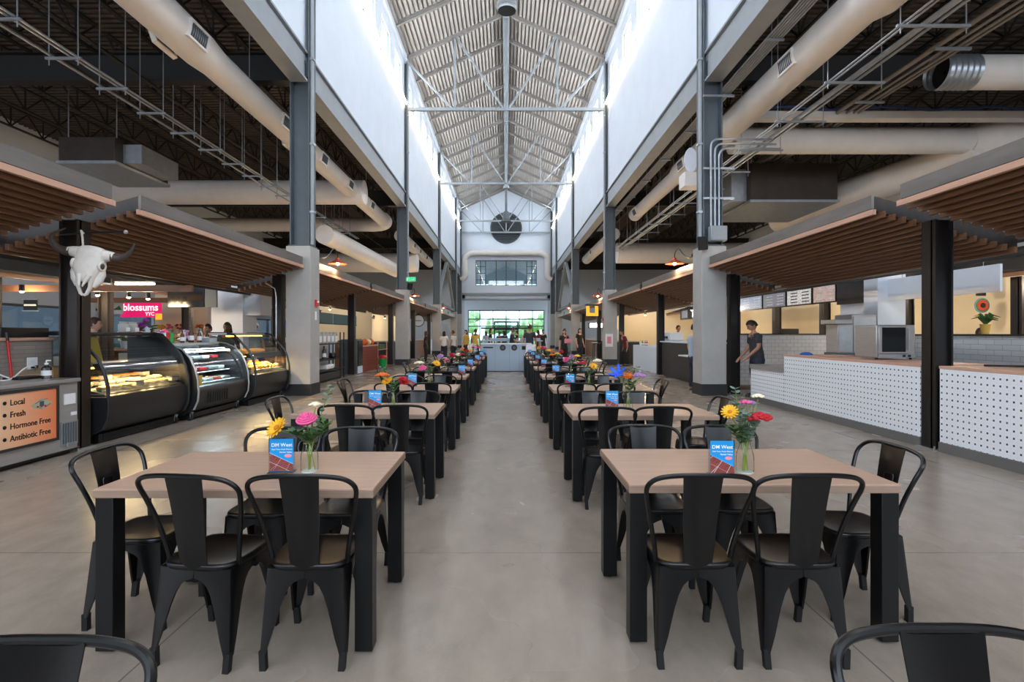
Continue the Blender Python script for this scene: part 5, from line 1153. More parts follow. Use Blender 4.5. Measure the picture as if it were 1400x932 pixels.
# white high chairs
def high_chair(x, y, rz, label):
    t = thing('high_chair', (x, y, 0), label, 'high chair', 'white high chairs', rz)
    wh = M['whitebox']
    for sx in (-1, 1):
        for sy in (-1, 1): part('leg', G().bar((sx*.14, sy*.14, .55), (sx*.25, sy*.25, 0), .04, .04), M['galv'], t, smooth=False, local=True)
    part('seat', G().box(-.18, .18, -.18, .18, .52, .56), wh, t, bevel=.02, local=True)
    g = G().loft([[(.2*math.cos(R(a))*k, .18+.05*math.sin(R(a)), z) for a in range(0, 360, 30)] for k, z in ((.9, .56), (1, .75), (.95, .98), (.7, 1.06))]); part('backrest', g, wh, t, local=True)
    for sx in (-1, 1): part('armrest', G().tube([(sx*.19, .18, .74), (sx*.21, 0, .74), (sx*.16, -.2, .74)], .025, 8), wh, t, local=True)
    part('tray', G().box(-.2, .2, -.28, -.14, .72, .75), wh, t, bevel=.02, local=True)
high_chair(.95, 19.4, R(10), 'white high chair at the man side of the sorting counter'); high_chair(-1.35, 20.2, R(-15), 'white high chair at the flower side of the sorting counter')
# ================================================================ TABLES, CHAIRS, FLOWERS
TH = .745
def make_table():
    t = thing('dining_table', (0, 0, 0), '-', 'table', 'dining tables')
    g = G().box(0, 1.255, 0, .75, TH-.006, TH); part('tabletop', G().box(0, 1.255, 0, .752, TH-.042, TH), M['tabletop'], t, bevel=.003)
    part('edge_band', G().box(-.002, 1.257, -.002, .754, TH-.039, TH-.008), M['tabledge'], t, smooth=False)
    for x in (.004, 1.171):
        for y in (.004, .668):
            l = part('leg', G().box(x, x+.08, y, y+.08, .012, TH-.042), M['tableleg'], t, bevel=.003)
            part('foot', G().lathe([(.02, 0), (.02, .012)], 10, (x+.04, y+.04, 0)), M['rubber'], l)
    if 0: part('apron', G().box(.08, 1.17, .03, .05, TH-.1, TH-.042).box(.08, 1.17, .7, .72, TH-.1, TH-.042).box(.03, .05, .08, .67, TH-.1, TH-.042).box(1.205, 1.225, .08, .67, TH-.1, TH-.042), M['tableleg'], t, smooth=False)
    return t
def make_chair():
    t = thing('metal_chair', (0, 0, 0), '-', 'chair', 'black metal chairs'); n = 36; m = M['chair']
    def outline(k, z, dz=0):
        r = []
        for j in range(n):
            a = 2*PI*j/n; c, s_ = math.cos(a), math.sin(a); q = .42
            x = math.copysign(abs(c)**q, c)*.178; y = math.copysign(abs(s_)**q, s_)*.178
            x *= (1.0 if y > 0 else 1-.06*abs(y)/.178); r.append((x*k, y*k, z))
        return r
    g = G(); g.loft([outline(.02, .432), outline(.35, .4325), outline(.7, .436), outline(.9, .441), outline(.97, .444), outline(1.0, .441), outline(1.015, .434), outline(1.01, .42), outline(.985, .415), outline(.96, .42), outline(.5, .428), outline(.02, .428)])
    part('seat', g, m, t, ang=50)
    # legs: folded sheet corners whose edges open into an arch between the legs
    Z = [(.424, .171), (.40, .171), (.384, .171), (.376, .150), (.366, .128), (.348, .11), (.312, .092), (.26, .076), (.2, .062), (.14, .049), (.09, .035), (.068, .029)]
    for sx in (-1, 1):
        for sy in (-1, 1):
            rings = []
            for z, w in Z:
                f = (.424-z)/.356; cx = .171+.018*f; cy = .171+(.02 if sy > 0 else .034)*f; th = .011; b = .022
                pts = [(w, 0), (b, 0), (b*.3, b*.3), (0, b), (0, w), (th, w), (th, b+.006), (b*.3+th*.8, b*.3+th*.8), (b+.006, th), (w, th)]
                bow = .006*math.sin(PI*min(1, f*1.3))
                rings.append([(sx*(cx-u), sy*(cy-v), z) for u, v in pts])
            l = part('leg', G().loft(rings), m, t, ang=40)
            x0, y0 = .171+.018*1.0, .171+(.02 if sy > 0 else .034)
            g = G().loft([[(sx*(x0-.016+.018*k*(-.3)+a*.017), sy*(y0-.016+b_*.017-(-.004)*k), z) for a, b_ in ((-.8, -.8), (.8, -.8), (.8, .8), (-.8, .8))] for k, z in ((0, .082), (.5, .04), (1, 0))]); part('rubber_foot', g, M['rubber'], l, smooth=False)
    half = [(.163, -.105, .42), (.175, -.118, .5), (.2, -.145, .62), (.222, -.178, .72), (.231, -.203, .775), (.218, -.226, .81), (.182, -.24, .832), (.12, -.247, .842), (.05, -.25, .845), (0, -.25, .845)]
    pts = half+[(-x, y, z) for x, y, z in half[-2::-1]]
    part('back_frame', G().tube(smooth_path(pts, 4), .0108, 10), m, t)
    g = G(); rows = []; prof = [(.42, -.176, .062), (.47, -.186, .064), (.56, -.2, .069), (.66, -.214, .074), (.75, -.23, .079), (.83, -.246, .084), (.845, -.249, .085)]
    for off in (0, .004):
        rows.append([[(w*u, y+.012*u*u-off, z) for u in (-1, -.6, -.2, .2, .6, 1)] for z, y, w in prof])
    f, bk = rows
    g.loft([r+b[::-1] for r, b in zip(f, bk)]); part('backrest', g, m, t, ang=50)
    g = G()
    E = [(-.03, .57), (-.034, .69), (-.03, .7), (.03, .7), (.034, .69), (.03, .57)]
    yb = lambda z: -.2-(z-.56)*.15
    g.tube([(x, yb(z)+.007, z) for x, z in E], .003, 6); part('emboss', g, m, t)
    part('cross_brace', G().bar((-.16, -.16, .395), (.16, .16, .395), .025, .006).bar((-.16, .16, .395), (.16, -.16, .395), .025, .006), m, t, smooth=False)
    return t
TB = make_table(); CH = make_chair(); first = [True, True]
ROWY = {-1: [2.364, 4.567, 6.53, 8.5, 10.62, 12.85, 15.2, 17.3], 1: [2.436, 4.50, 6.53, 8.5, 10.62, 12.85, 15.2, 17.3]}
XIN = {-1: [-.598, -.62, -.632, -.645, -.645, -.645, -.645, -.645], 1: [.570, .568, .585, .59, .59, .595, .6, .6]}
ROW = {-1: 'bakery-case row', 1: 'tiled-counter row'}
def place_table(x, y, label):
    if first[0]: first[0] = False; TB.location = (x, y, 0); TB['label'] = label; return TB
    return dup(TB, (x, y, 0), 0, label)
def place_chair(x, y, rz, label):
    if first[1]: first[1] = False; CH.location = (x, y, 0); CH.rotation_euler = (0, 0, rz); CH['label'] = label; return CH
    return dup(CH, (x, y, 0), rz, label)
rnd = random.Random(3)
for s in (-1, 1):
    for i, y in enumerate(ROWY[s]):
        xi = XIN[s][i]; x0 = xi-1.255 if s < 0 else xi
        place_table(x0, y, 'oak-topped black-legged dining table, %s from the camera in the %s' % (ORD[i], ROW[s]))
        j = (lambda a: rnd.uniform(-a, a)) if i else (lambda a: 0)
        a1 = .275; a2 = .735
        ya = y+.09 if s < 0 else y+.03
        for u, w, yaw in ((a1, 'aisle-end', 0), (a2, 'outer', 0)):
            if i == 0 and s < 0 and w == 'outer': yaw = R(-7)
            if i == 0 and s > 0: u += -.01
            place_chair(xi+s*u, ya+j(.04), yaw+j(R(4)), 'black metal chair at the camera-side edge, %s place, %s table, %s' % (w, ORD[i], ROW[s]))
        for u, w in ((.315, 'aisle-end'), (.8, 'outer')):
            place_chair(xi+s*u+j(.02), y+.73+j(.05), PI+j(R(4)), 'black metal chair facing the camera, %s place, %s table, %s' % (w, ORD[i], ROW[s]))
        place_chair(xi+s*(1.255+.0)+s*j(.05), y+.37+j(.06), R(-90*-s) if s > 0 else R(-90), 'black metal chair at the outer short end, %s table, %s' % (ORD[i], ROW[s]))
place_chair(-.895, .775, PI, 'cropped black metal chair by the camera on the bakery-case side')
place_chair(.872, .815, PI, 'cropped black metal chair by the camera on the tiled-counter side')

# table cards in clear stands
def make_card():
    t = thing('table_card', (0, 0, 0), '-', 'table card', 'table cards')
    M2 = mat('clear_acrylic', (225, 230, 232), .1)
    part('stand', G().box(-.062, .062, -.035, .035, 0, .004), glassmat('acrylic', (235, 240, 242), .6), t, smooth=False)
    part('sleeve', G().box(-.062, .062, -.006, .006, .004, .172), glassmat('acrylic_sleeve', (240, 244, 246), .4), t, smooth=False)
    part('print', G().box(-.057, .057, -.008, -.0045, .006, .168), M['blue'], t, smooth=False)
    # tile-grid picture filling the lower corner
    y = -.0085
    g = G().prism([(-.057, .008), (.057, .008), (.057, .042), (-.057, .1)], y, y+.0005); part('picture', g, mat('red_brown_food_print', (134, 62, 54), .5, noise=(150, .55)), t, smooth=False)
    g = G(); y = -.0092
    for a in (((-.057, .1), (.057, .042)), ((-.057, .056), (.038, .008)), ((-.057, .085), (-.045, .094)), ((-.04, .01), (.0, .071)), ((.022, .01), (.043, .049)), ((-.054, .01), (-.02, .045))):
        g.bar((a[0][0], y, a[0][1]), (a[1][0], y, a[1][1]), .0004, .0045, (0, 1, 0))
    part('picture_grid', g, M['whiteink'], t, smooth=False)
    rr = (R(90), 0, 0)
    text('lettering', 'DM West', .025, M['whiteink'], t, (-.049, -.0088, .13), rr, .0003, bold=.012)
    text('lettering', 'Real Time, Fresh Meal at', .0098, M['whiteink'], t, (.052, -.0088, .113), rr, .0006, 'RIGHT')
    text('lettering', 'Market Tables', .0105, M['whiteink'], t, (.052, -.0088, .098), rr, .0006, 'RIGHT')
    g = G().ell((.032, -.0086, .083), (.018, .0005, .009), 18, 6); part('pink_badge', g, M['pinkcloth'], t)
    return t
def make_vase():
    t = thing('glass_vase', (0, 0, 0), '-', 'vase', 'glass bottle vases')
    g = G().lathe([(.001, .004), (.034, .004), (.038, .012), (.038, .07), (.035, .09), (.024, .125), (.021, .15), (.022, .165), (.0245, .17), (.0245, .18), (.021, .18)], 24, caps=False)
    part('bottle', g, glassmat('vase_glass', (248, 252, 251), .08, ior=1.08), t)
    g = G().lathe([(.034, 0), (.036, .003), (.034, .006), (.001, .006)], 24); part('base_glint', g, mat('vase_base_glint', (206, 212, 206), .1), t)  # pale opaque disc painting the glint in the vase base
    for o_ in t.children: o_.scale = (1.12, 1.12, 1.1)
    part('bail_wire', G().tube(smooth_path([(-.024, 0, .16), (-.045, 0, .15), (-.055, 0, .12), (-.045, 0, .09)], 4), .0014, 6), M['galv'], t)
    return t
def rose(g, c, r, k=0):
    c = Vector(c)
    for lay in range(5):
        m = 3+lay; rr = r*(.28+.19*lay)
        for q in range(m):
            a = 2*PI*q/m+lay*.7; d = Vector((math.cos(a), math.sin(a), 0)); rot = Matrix.Rotation(a, 3, 'Z')@Matrix.Rotation(R(6+14*lay), 3, 'Y')
            g.ell(c+d*rr*.55+Vector((0, 0, r*(.25-.09*lay))), (r*.16, r*(.3+.1*lay), r*(.55-.02*lay)), 8, 6, rot)
def daisy(g, c, r, n=13, tilt=None, rings=2):
    c = Vector(c); T = tilt or Matrix.Identity(3)
    for lay in range(rings):
        for q in range(n):
            a = 2*PI*(q+.5*lay)/n; d = T@Vector((math.cos(a), math.sin(a), .1+.25*lay)); rot = T@Matrix.Rotation(a, 3, 'Z')@Matrix.Rotation(R(-10-18*lay), 3, 'Y')
            g.ell(c+d*r*(.58-.12*lay), (r*.45, r*.14, r*.05), 8, 5, rot)
def flower(kind, ci, x, y, z, vx, vy, r, label, lean=None):
    # stem rises from inside the vase at (vx, vy, TH)
    t = thing({'rose': 'rose', 'sunflower': 'sunflower', 'gerbera': 'gerbera', 'carnation': 'carnation', 'lily': 'iris'}[kind], (vx, vy, TH+.01), label, 'flower')
    part('stem', G().tube(smooth_path([(vx+(vx-x)*.18, vy+(vy-y)*.15, TH+.01), (vx+(x-vx)*.05, vy+(y-vy)*.05, TH+.16), (vx+(x-vx)*.5, vy+(y-vy)*.5, TH+.16+(z-.16)*.5), (x, y, TH+z-.01)], 3), .0032, 6), M['stem'], t)
    g = G(); c = (x, y, TH+z); d = Vector((x-vx, y-vy, .12)).normalized()
    T = Vector((0, 0, 1)).rotation_difference((d+Vector((0, -.9, .4))).normalized()).to_matrix()
    if kind == 'rose':
        rose(g, (0, 0, 0), r); g.move(Matrix.Translation(c)@Matrix.Identity(3).lerp(T, .55).to_4x4())
    elif kind == 'carnation':
        for q in range(26):
            a = q*2.4; rr = r*math.sqrt(q/26.); g.ell((c[0]+rr*math.cos(a), c[1]+rr*math.sin(a)*.8, c[2]+r*.5*math.cos(rr/r*1.4)), (r*.28, r*.28, r*.16), 6, 5)
    elif kind == 'lily':
        for q in range(6):
            a = 2*PI*q/6; dd = T@Vector((math.cos(a), math.sin(a), .6)); rot = T@Matrix.Rotation(a, 3, 'Z')@Matrix.Rotation(R(-35), 3, 'Y'); g.ell(Vector(c)+dd*r*.55, (r*.62, r*.18, r*.06), 8, 5, rot)
    else: daisy(g, c, r, 14, T, 2 if kind == 'sunflower' else 4)
    part('bloom', g, fcol[ci] if ci >= 0 else mat('blue_petal', (28, 92, 220), .6), t, ang=60)
    if kind in ('sunflower', 'gerbera'): part('flower_eye', G().ell(Vector(c)+T@Vector((0, 0, r*.14)), (r*.24, r*.24, r*.12), 12, 6, T), mat('flower_eye', (196, 120, 24) if kind == 'sunflower' else (160, 40, 50), .8), t)
    return t
def sprig(kind, vx, vy, pts, m, label):
    t = thing('eucalyptus_sprig' if kind == 'euc' else 'leaf_sprig', (vx, vy, TH+.1), label, 'foliage')
    P = smooth_path([(vx, vy, TH+.02)]+[(vx+a, vy+b, TH+c) for a, b, c in pts], 5)
    part('stem', G().tube(P, .002, 5), M['stem'], t)
    g = G()
    for i, p in enumerate(P[5:]):
        for q in (-1, 1):
            a = i*1.3+q*1.6; d = Vector((math.cos(a), math.sin(a)*.7, .3)); rot = Matrix.Rotation(a, 3, 'Z')@Matrix.Rotation(R(-25), 3, 'Y')
            s_ = .017 if kind == 'euc' else .03
            g.ell(p+d*s_, (s_, s_*(.75 if kind == 'euc' else .4), .0016), 8, 4, rot)
    part('leaves', g, m, t, ang=60)
CARD = make_card(); VASE = make_vase(); fst = [True, True]
def place(o, k, loc, rz, label):
    if fst[k]: fst[k] = False; o.location = loc; o.rotation_euler = (0, 0, rz); o['label'] = label; return o
    return dup(o, loc, rz, label)
VP = {-1: [(-.995, .3), (-1.06, .38), (-1.03, .5), (-1.02, .42), (-1.02, .4), (-1.0, .4), (-1.0, .4), (-1.0, .4)], 1: [(1.2, .21), (1.14, .42), (1.1, .44), (1.1, .45), (1.05, .4), (1.05, .4), (1.05, .4), (1.05, .4)]}
for s in (-1, 1):
    for i, y in enumerate(ROWY[s]):
        vx, dy = VP[s][i]; vy = y+dy; tn = '%s table, %s' % (ORD[i], ROW[s])
        place(VASE, 1, (vx, vy, TH), R(10), 'clear glass bottle vase on the %s' % tn)
        cx = vx-.135 if i == 0 else vx-(.16 if s > 0 else .17)
        if s > 0 and i > 1: cx = vx-.26
        if s < 0 and i > 2: cx = vx+.27
        if s < 0 and i == 2: cx = vx-.22
        place(CARD, 0, (cx, vy-.03+(.02 if s < 0 else -.01), TH), R(6 if s < 0 else -2), 'blue table card in clear stand on the %s' % tn)
        if s < 0 and i == 0:
            flower('rose', 1, vx-.008, vy-.02, .265, vx, vy, .052, 'large pink rose in the vase on the '+tn)
            flower('sunflower', 0, vx-.15, vy-.03, .225, vx, vy, .06, 'yellow sunflower leaning out of the vase on the '+tn)
            flower('carnation', 3, vx+.02, vy+.03, .33, vx, vy, .03, 'cream blossom cluster behind the rose on the '+tn)
            sprig('euc', vx, vy, [(.02, .01, .16), (.05, .04, .3), (.09, .05, .42)], M['euc'], 'tall eucalyptus sprig in the vase on the '+tn)
            sprig('leaf', vx, vy, [(.02, .0, .16), (.06, -.02, .2), (.09, -.03, .25)], M['leaf'], 'broad green leaves beside the rose on the '+tn)
            sprig('leaf', vx, vy, [(-.02, .0, .15), (-.05, -.02, .19), (-.07, -.02, .2)], M['leaf'], 'green leaves below the sunflower on the '+tn)
            sprig('leaf', vx, vy, [(.01, -.02, .15), (.02, -.04, .18), (.04, -.05, .2)], M['leaf'], 'dark green leaves at the vase mouth on the '+tn)
        elif s > 0 and i == 0:
            flower('carnation', 2, vx+.06, vy-.03, .27, vx, vy, .06, 'deep red carnation in the vase on the '+tn)
            flower('sunflower', 0, vx-.085, vy-.02, .305, vx, vy, .045, 'small yellow sunflower in the vase on the '+tn)
            flower('carnation', 1, vx+.01, vy+.02, .345, vx, vy, .028, 'pale pink small blossoms in the vase on the '+tn)
            flower('carnation', 3, vx+.075, vy+.02, .375, vx, vy, .03, 'cream spray at the top of the vase on the '+tn)
            sprig('euc', vx, vy, [(-.01, .0, .16), (-.03, -.01, .28), (-.05, .0, .42)], M['euc'], 'tall eucalyptus sprig in the vase on the '+tn)
            sprig('euc', vx, vy, [(.0, -.02, .16), (-.02, -.03, .24), (-.01, -.05, .3)], M['euc'], 'short eucalyptus sprig in front of the vase on the '+tn)
            sprig('leaf', vx, vy, [(-.02, 0, .15), (-.05, -.02, .2), (-.06, -.02, .22)], M['leaf'], 'bright green leaf in the vase on the '+tn)
            sprig('euc', vx, vy, [(.01, .01, .16), (.0, .03, .25), (-.03, .04, .34)], M['euc'], 'middle eucalyptus sprig behind the sunflower on the '+tn)
            sprig('euc', vx, vy, [(.01, -.02, .16), (.02, -.03, .22), (.03, -.05, .26)], M['euc'], 'eucalyptus sprig under the red carnation on the '+tn)
            flower('carnation', 5, vx+.045, vy+.03, .34, vx, vy, .028, 'mauve small blossom in the vase on the '+tn)
        else:
            r = random.Random(i*7+s)
            sets = {(-1, 1): [('sunflower', 0, -.06, .25), ('gerbera', 2, .09, .25), ('carnation', 4, -.1, .3)], (1, 1): [('lily', -1, -.1, .32), ('sunflower', 4, .0, .3), ('carnation', 5, .1, .3)],
                    (-1, 2): [('rose', 1, -.08, .24), ('sunflower', 0, .1, .3), ('carnation', 3, -.13, .3)], (1, 2): [('carnation', 2, -.08, .3), ('sunflower', 0, .05, .27), ('carnation', 3, .11, .33)]}
            fl = sets.get((s, i)) or [(r.choice(('rose', 'sunflower', 'carnation', 'gerbera')), c, dx, r.uniform(.24, .33)) for c, dx in zip(r.sample(range(6), 3), (-.09, .02, .1))]
            for kd, ci, dx, z in fl:
                cn = 'blue' if ci < 0 else cname[ci]
                flower(kd, ci, vx+dx, vy+r.uniform(-.04, .03), z, vx, vy, .085 if ci < 0 else .058, '%s %s in the vase on the %s' % (cn, {'lily': 'pointed bloom'}.get(kd, kd), tn))
            sprig('leaf', vx, vy, [(0, -.02, .15), (.02, -.04, .2), (.03, -.05, .25)], M['leaf'], 'green leaves in the vase on the '+tn)
            if i in (1, 2): sprig('euc', vx, vy, [(-.01, .02, .18), (-.05, .03, .3), (-.12 if s < 0 else .1, .03, .38)], M['euc'], 'tall slim sprig in the vase on the '+tn)
# ================================================================ PEOPLE
def skin_mesh(name, joints, edges, m, sub=2):
    me = bpy.data.meshes.new('t'); me.from_pydata([j[0] for j in joints], edges, []); o = bpy.data.objects.new('t', me); COL.objects.link(o)
    md = o.modifiers.new('s', 'SKIN'); md.use_smooth_shade = True
    for v, j in zip(me.skin_vertices[0].data, joints):
        r = j[1]; v.radius = r if isinstance(r, tuple) else (r, r)
    me.skin_vertices[0].data[0].use_root = True
    if sub: o.modifiers.new('u', 'SUBSURF').levels = sub
    dg = bpy.context.evaluated_depsgraph_get(); dg.update()
    me2 = bpy.data.meshes.new_from_object(o.evaluated_get(dg)); COL.objects.unlink(o); bpy.data.objects.remove(o)
    me2.name = name; me2.materials.clear(); me2.materials.append(m)
    return me2
def head_geo(g, c, yaw, pitch, s=1.0):
    nu, nv = 24, 18; vs = []
    T = Matrix.Translation(c)@Matrix.Rotation(yaw, 4, 'Z')@Matrix.Rotation(pitch, 4, 'X')
    for i in range(nv+1):
        t = PI*i/nv
        for j in range(nu):
            a = 2*PI*j/nu; x = math.sin(t)*math.cos(a); y = math.sin(t)*math.sin(a); z = math.cos(t)
            px, py, pz = x*.076, y*.097, z*.118
            if z < 0: k = 1-.3*z*z; px *= k; py = py*(1-.12*z*z)+(.012*-z if y > 0 else .02*-z)   # jaw narrows, chin forward
            f = max(0, y)
            if f > .5:
                nx = abs(x)
                if nx < .22 and -.42 < z < .12: py += .022*(1-nx/.22)*(1-abs(z+.2)/.35 if abs(z+.2) < .35 else 0)   # nose
                if .22 < nx < .6 and abs(z-.08) < .18: py -= .008   # eye hollows
                if nx < .35 and abs(z+.58) < .1: py += .004
            vs.append(T@(Vector((px, py, pz))*s))
    fs = [(i*nu+j, (i+1)*nu+j, (i+1)*nu+(j+1) % nu, i*nu+(j+1) % nu) for i in range(nv) for j in range(nu)]
    g.add(vs, fs)
    for q in (-1, 1): i0 = len(g.v); g.ell((q*.076*s, -.008*s, -.005*s), (.012*s, .022*s, .032*s), 8, 6); g.v = g.v[:i0]+[tuple(T@Vector(p)) for p in g.v[i0:]]
    return T
def person(loc, yaw, label, H=1.74, skin='skin1', shirt='tee', legs='denim', hair='hair', long_hair=False, la=None, ra=None, hyaw=0, hpitch=0, cap=None, lean=0, sleeve=True, apron=None, group=None):
    t = thing('person', loc, label, 'person', group, yaw); s = H/1.74
    P = lambda x, y, z: (x*s, (y+lean*max(0, z-.9))*s, z*s)
    LA = la or ((.235, -.02, 1.14), (.25, .06, .9)); RA = ra or ((-.235, -.02, 1.14), (-.25, .06, .9))
    J = [(P(0, 0, .94), (.12*s, .09*s)), (P(0, .0, 1.1), (.125*s, .09*s)), (P(0, 0, 1.28), (.155*s, .11*s)), (P(0, 0, 1.4), (.12*s, .085*s)), (P(0, .005, 1.475), .052*s), (P(0, .015, 1.56), .05*s)]
    E = [(0, 1), (1, 2), (2, 3), (3, 4), (4, 5)]
    def chain(start, pts):
        k = start
        for p, r in pts: J.append((p, r)); E.append((k, len(J)-1)); k = len(J)-1
        return k
    hands = []
    for q, A in ((1, LA), (-1, RA)):
        e, w = A; d = (Vector(w)-Vector(e)).normalized(); h = Vector(w)+d*.085
        k = chain(3, [(P(q*.175, 0, 1.4), .062*s), (P(*((Vector((q*.19, 0, 1.4))+Vector(e))/2)), .05*s), (P(*e), .042*s), (P(*((Vector(e)*.6+Vector(w)*.4))), .04*s), (P(*w), .027*s), (P(*h), (.036*s, .02*s))])
        side = d.cross(Vector((0, 0, 1))); side = side.normalized() if side.length > .1 else Vector((0, 1, 0))
        for f in range(4):
            o = h+side*(-.027+.018*f)+d*.02; L = (.066, .076, .07, .055)[f]; chain(k, [(P(*o), .0095*s), (P(*(o+d*L*.55+Vector((0, 0, -.008)))), .0085*s), (P(*(o+d*L+Vector((0, 0, -.02)))), .007*s)])
        o = Vector(w)+d*.03-side*.03; chain(k, [(P(*o), .011*s), (P(*(o+d*.035-side*.025)), .01*s), (P(*(o+d*.062-side*.028)), .008*s)])
    for q in (1, -1):
        chain(0, [(P(q*.09, 0, .88), .085*s), (P(q*.1, .012, .68), .078*s), (P(q*.1, .02, .49), .06*s), (P(q*.1, -.01, .33), .056*s), (P(q*.1, -.02, .1), .04*s), (P(q*.105, .05, .045), .04*s), (P(q*.11, .15, .03), (.038*s, .022*s))])
    me = skin_mesh('body', J, E, M[skin], 1)
    g = G(); hc = Vector(P(0, .03, 1.635)); T = head_geo(g, hc, hyaw, hpitch, s)
    hm = mesh('hd', g, M[skin]); import bmesh
    b = bmesh.new(); b.from_mesh(me); b.from_mesh(hm); b.to_mesh(me); b.free(); bpy.data.meshes.remove(hm)
    me.polygons.foreach_set('use_smooth', [True]*len(me.polygons))
    o = bpy.data.objects.new('body', me); COL.objects.link(o); o.parent = t
    # clothing
    sh = [(P(0, 0, .8), (.192*s, .155*s)), (P(0, 0, .98), (.178*s, .146*s)), (P(0, 0, 1.12), (.158*s, .124*s)), (P(0, 0, 1.28), (.17*s, .124*s)), (P(0, 0, 1.4), (.13*s, .095*s)), (P(0, .005, 1.455), .064*s)]
    se = [(0, 1), (1, 2), (2, 3), (3, 4), (4, 5)]
    for q, A in ((1, LA), (-1, RA)):
        e, w = Vector(A[0]), Vector(A[1]); a = Vector((q*.175, 0, 1.4)); k = 4
        pts = [(a, .074), ((a+e)/2, .066), (a*.25+e*.75, .062)] if sleeve else [(a, .07), ((a+e)/2, .06), (e, .052), ((e+w)/2, .048), (e*.15+w*.85, .038)]
        for p, r in pts: sh.append((P(*p), r*s)); se.append((k, len(sh)-1)); k = len(sh)-1
    o = bpy.data.objects.new('shirt', skin_mesh('shirt', sh, se, M[shirt], 1)); COL.objects.link(o); o.parent = t
    tr = [(P(0, 0, 1.0), (.16*s, .13*s)), (P(0, 0, .88), (.18*s, .15*s))]; te = [(0, 1)]
    for q in (1, -1):
        k = 1
        for p, r in (((q*.1, .005, .8), .116), ((q*.102, .015, .66), .104), ((q*.102, .02, .49), .084), ((q*.102, -.01, .3), .078), ((q*.102, -.02, .07), .066)): tr.append((P(*p), r*s)); te.append((k, len(tr)-1)); k = len(tr)-1
    o = bpy.data.objects.new('trousers', skin_mesh('trousers', tr, te, M[legs], 1)); COL.objects.link(o); o.parent = t
    for q in (1, -1):
        g = G().loft([[(q*.108*s+.045*s*math.cos(a*PI/6)*k, .06*s+.13*s*math.sin(a*PI/6)*k2, z*s) for a in range(12)] for k, k2, z in ((1, 1, 0), (1.02, 1.02, .03), (.9, .85, .06), (.7, .5, .085))]); part('shoe', g, M['black'], t, local=True)
    # hair: a shell over the crown and back of the head
    g = G(); nu, nv = 20, 10; vs = []
    for i in range(nv+1):
        for j in range(nu):
            a = 2*PI*j/nu; y = math.sin(a); tm = R(64) if y > .35 else (R(112) if y < -.1 else R(92)); tt = tm*i/nv
            k = 1.1; vs.append(T@(Vector((math.sin(tt)*math.cos(a)*.079*k, math.sin(tt)*y*.099*k-.004, math.cos(tt)*.122*1.06))*s))
    g.add(vs, [(i*nu+j, (i+1)*nu+j, (i+1)*nu+(j+1) % nu, i*nu+(j+1) % nu) for i in range(nv) for j in range(nu)])
    if long_hair:
        i0 = len(g.v); g.loft([[(w*math.cos(a*PI/6), -.05+d*math.sin(a*PI/6), z) for a in range(12)] for w, d, z in ((.08, .06, .05), (.09, .06, -.06), (.1, .05, -.18), (.08, .035, -.28), (.03, .015, -.31))]); g.v = g.v[:i0]+[tuple(T@(Vector(p)*s)) for p in g.v[i0:]]
    part('hair', g, M[hair], t, local=True, ang=70)
    for q in (-1, 1):
        g = G().ell((q*.03, .082, .012), (.011, .008, .008), 8, 6); g.v = [tuple(T@(Vector(p)*s)) for p in g.v]; part('eye', g, M['ink'], t, local=True)
    g = G().ell((0, .088, -.066), (.022, .008, .005), 8, 5); g.v = [tuple(T@(Vector(p)*s)) for p in g.v]; part('mouth', g, M['maroon'], t, local=True)
    if cap:
        g = G().lathe([(.088, .03), (.09, .06), (.07, .115), (.02, .14), (.002, .141)], 20); g.box(-.06, .06, .07, .16, .03, .04); g.v = [tuple(T@(Vector((p[0], p[1]*1.12, p[2]))*s)) for p in g.v]; part('cap', g, M[cap], t, local=True)
    if apron: part('apron', G().loft([[(.17*s*math.cos(R(a))*k, (.02+.135*math.sin(R(a)))*s, z*s) for a in range(-10, 200, 15)] for k, z in ((.75, 1.3), (1, 1.1), (1.02, .9), (1.05, .55))], closed=False, cap=False), M[apron], t, local=True)
    return t
person((5.72, 12.0, 0), R(88), 'man in a charcoal T-shirt looking down behind the lower dotted counter', 1.74, 'skin1', 'tee', 'denim', 'hair', la=((.22, .04, 1.14), (.16, .24, .93)), ra=((-.22, .04, 1.14), (-.14, .24, .92)), hpitch=R(-30), lean=.1).scale = (1.13, 1.16, 1)
person((-7.3, 9.3, 0), R(-60), 'man with short brown hair behind the warming case', 1.72, 'skin2', 'tee', 'denim', 'hairb')
person((-6.95, 12.3, 0), R(170), 'dark-haired person in a charcoal shirt turned away behind the middle case', 1.66, 'skin1', 'tee', 'denim', 'hair')
person((-6.45, 12.2, 0), R(190), 'smiling woman in black with dark hair behind the pastry case', 1.7, 'skin3', 'joist', 'denim', 'hair', long_hair=True, hpitch=R(-6))
person((-8.0, 16.8, 0), R(10), 'man in a pale blue shirt and white cap in the doorway behind the cases', 1.78, 'skin2', 'bluecloth', 'denim', 'hairb', cap='whitecloth')
person((-10.3, 15.2, 0), R(-40), 'dark-haired visitor among the flower stall buckets', 1.6, 'skin1', 'joist', 'denim', 'hair')
person((.97, 21.7, 0), R(0), 'man in a charcoal shirt with his back turned beside the sorting counter', 1.82, 'skin1', 'tee', 'denim', 'hairb')
person((.25, 22.3, 0), R(-95), 'man in a dark tee seen side-on behind the sorting counter', 1.72, 'skin1', 'tee', 'denim', 'hair', la=((.2, .14, 1.16), (.15, .38, 1.1)), ra=((-.2, .14, 1.16), (-.15, .38, 1.1)), hpitch=R(-20))
person((2.8, 25.4, 0), R(180), 'woman in black holding a pink bag beyond the sorting counter', 1.64, 'skin2', 'joist', 'joist', 'hair', long_hair=True, ra=((-.22, .05, 1.16), (-.1, .22, 1.12)))
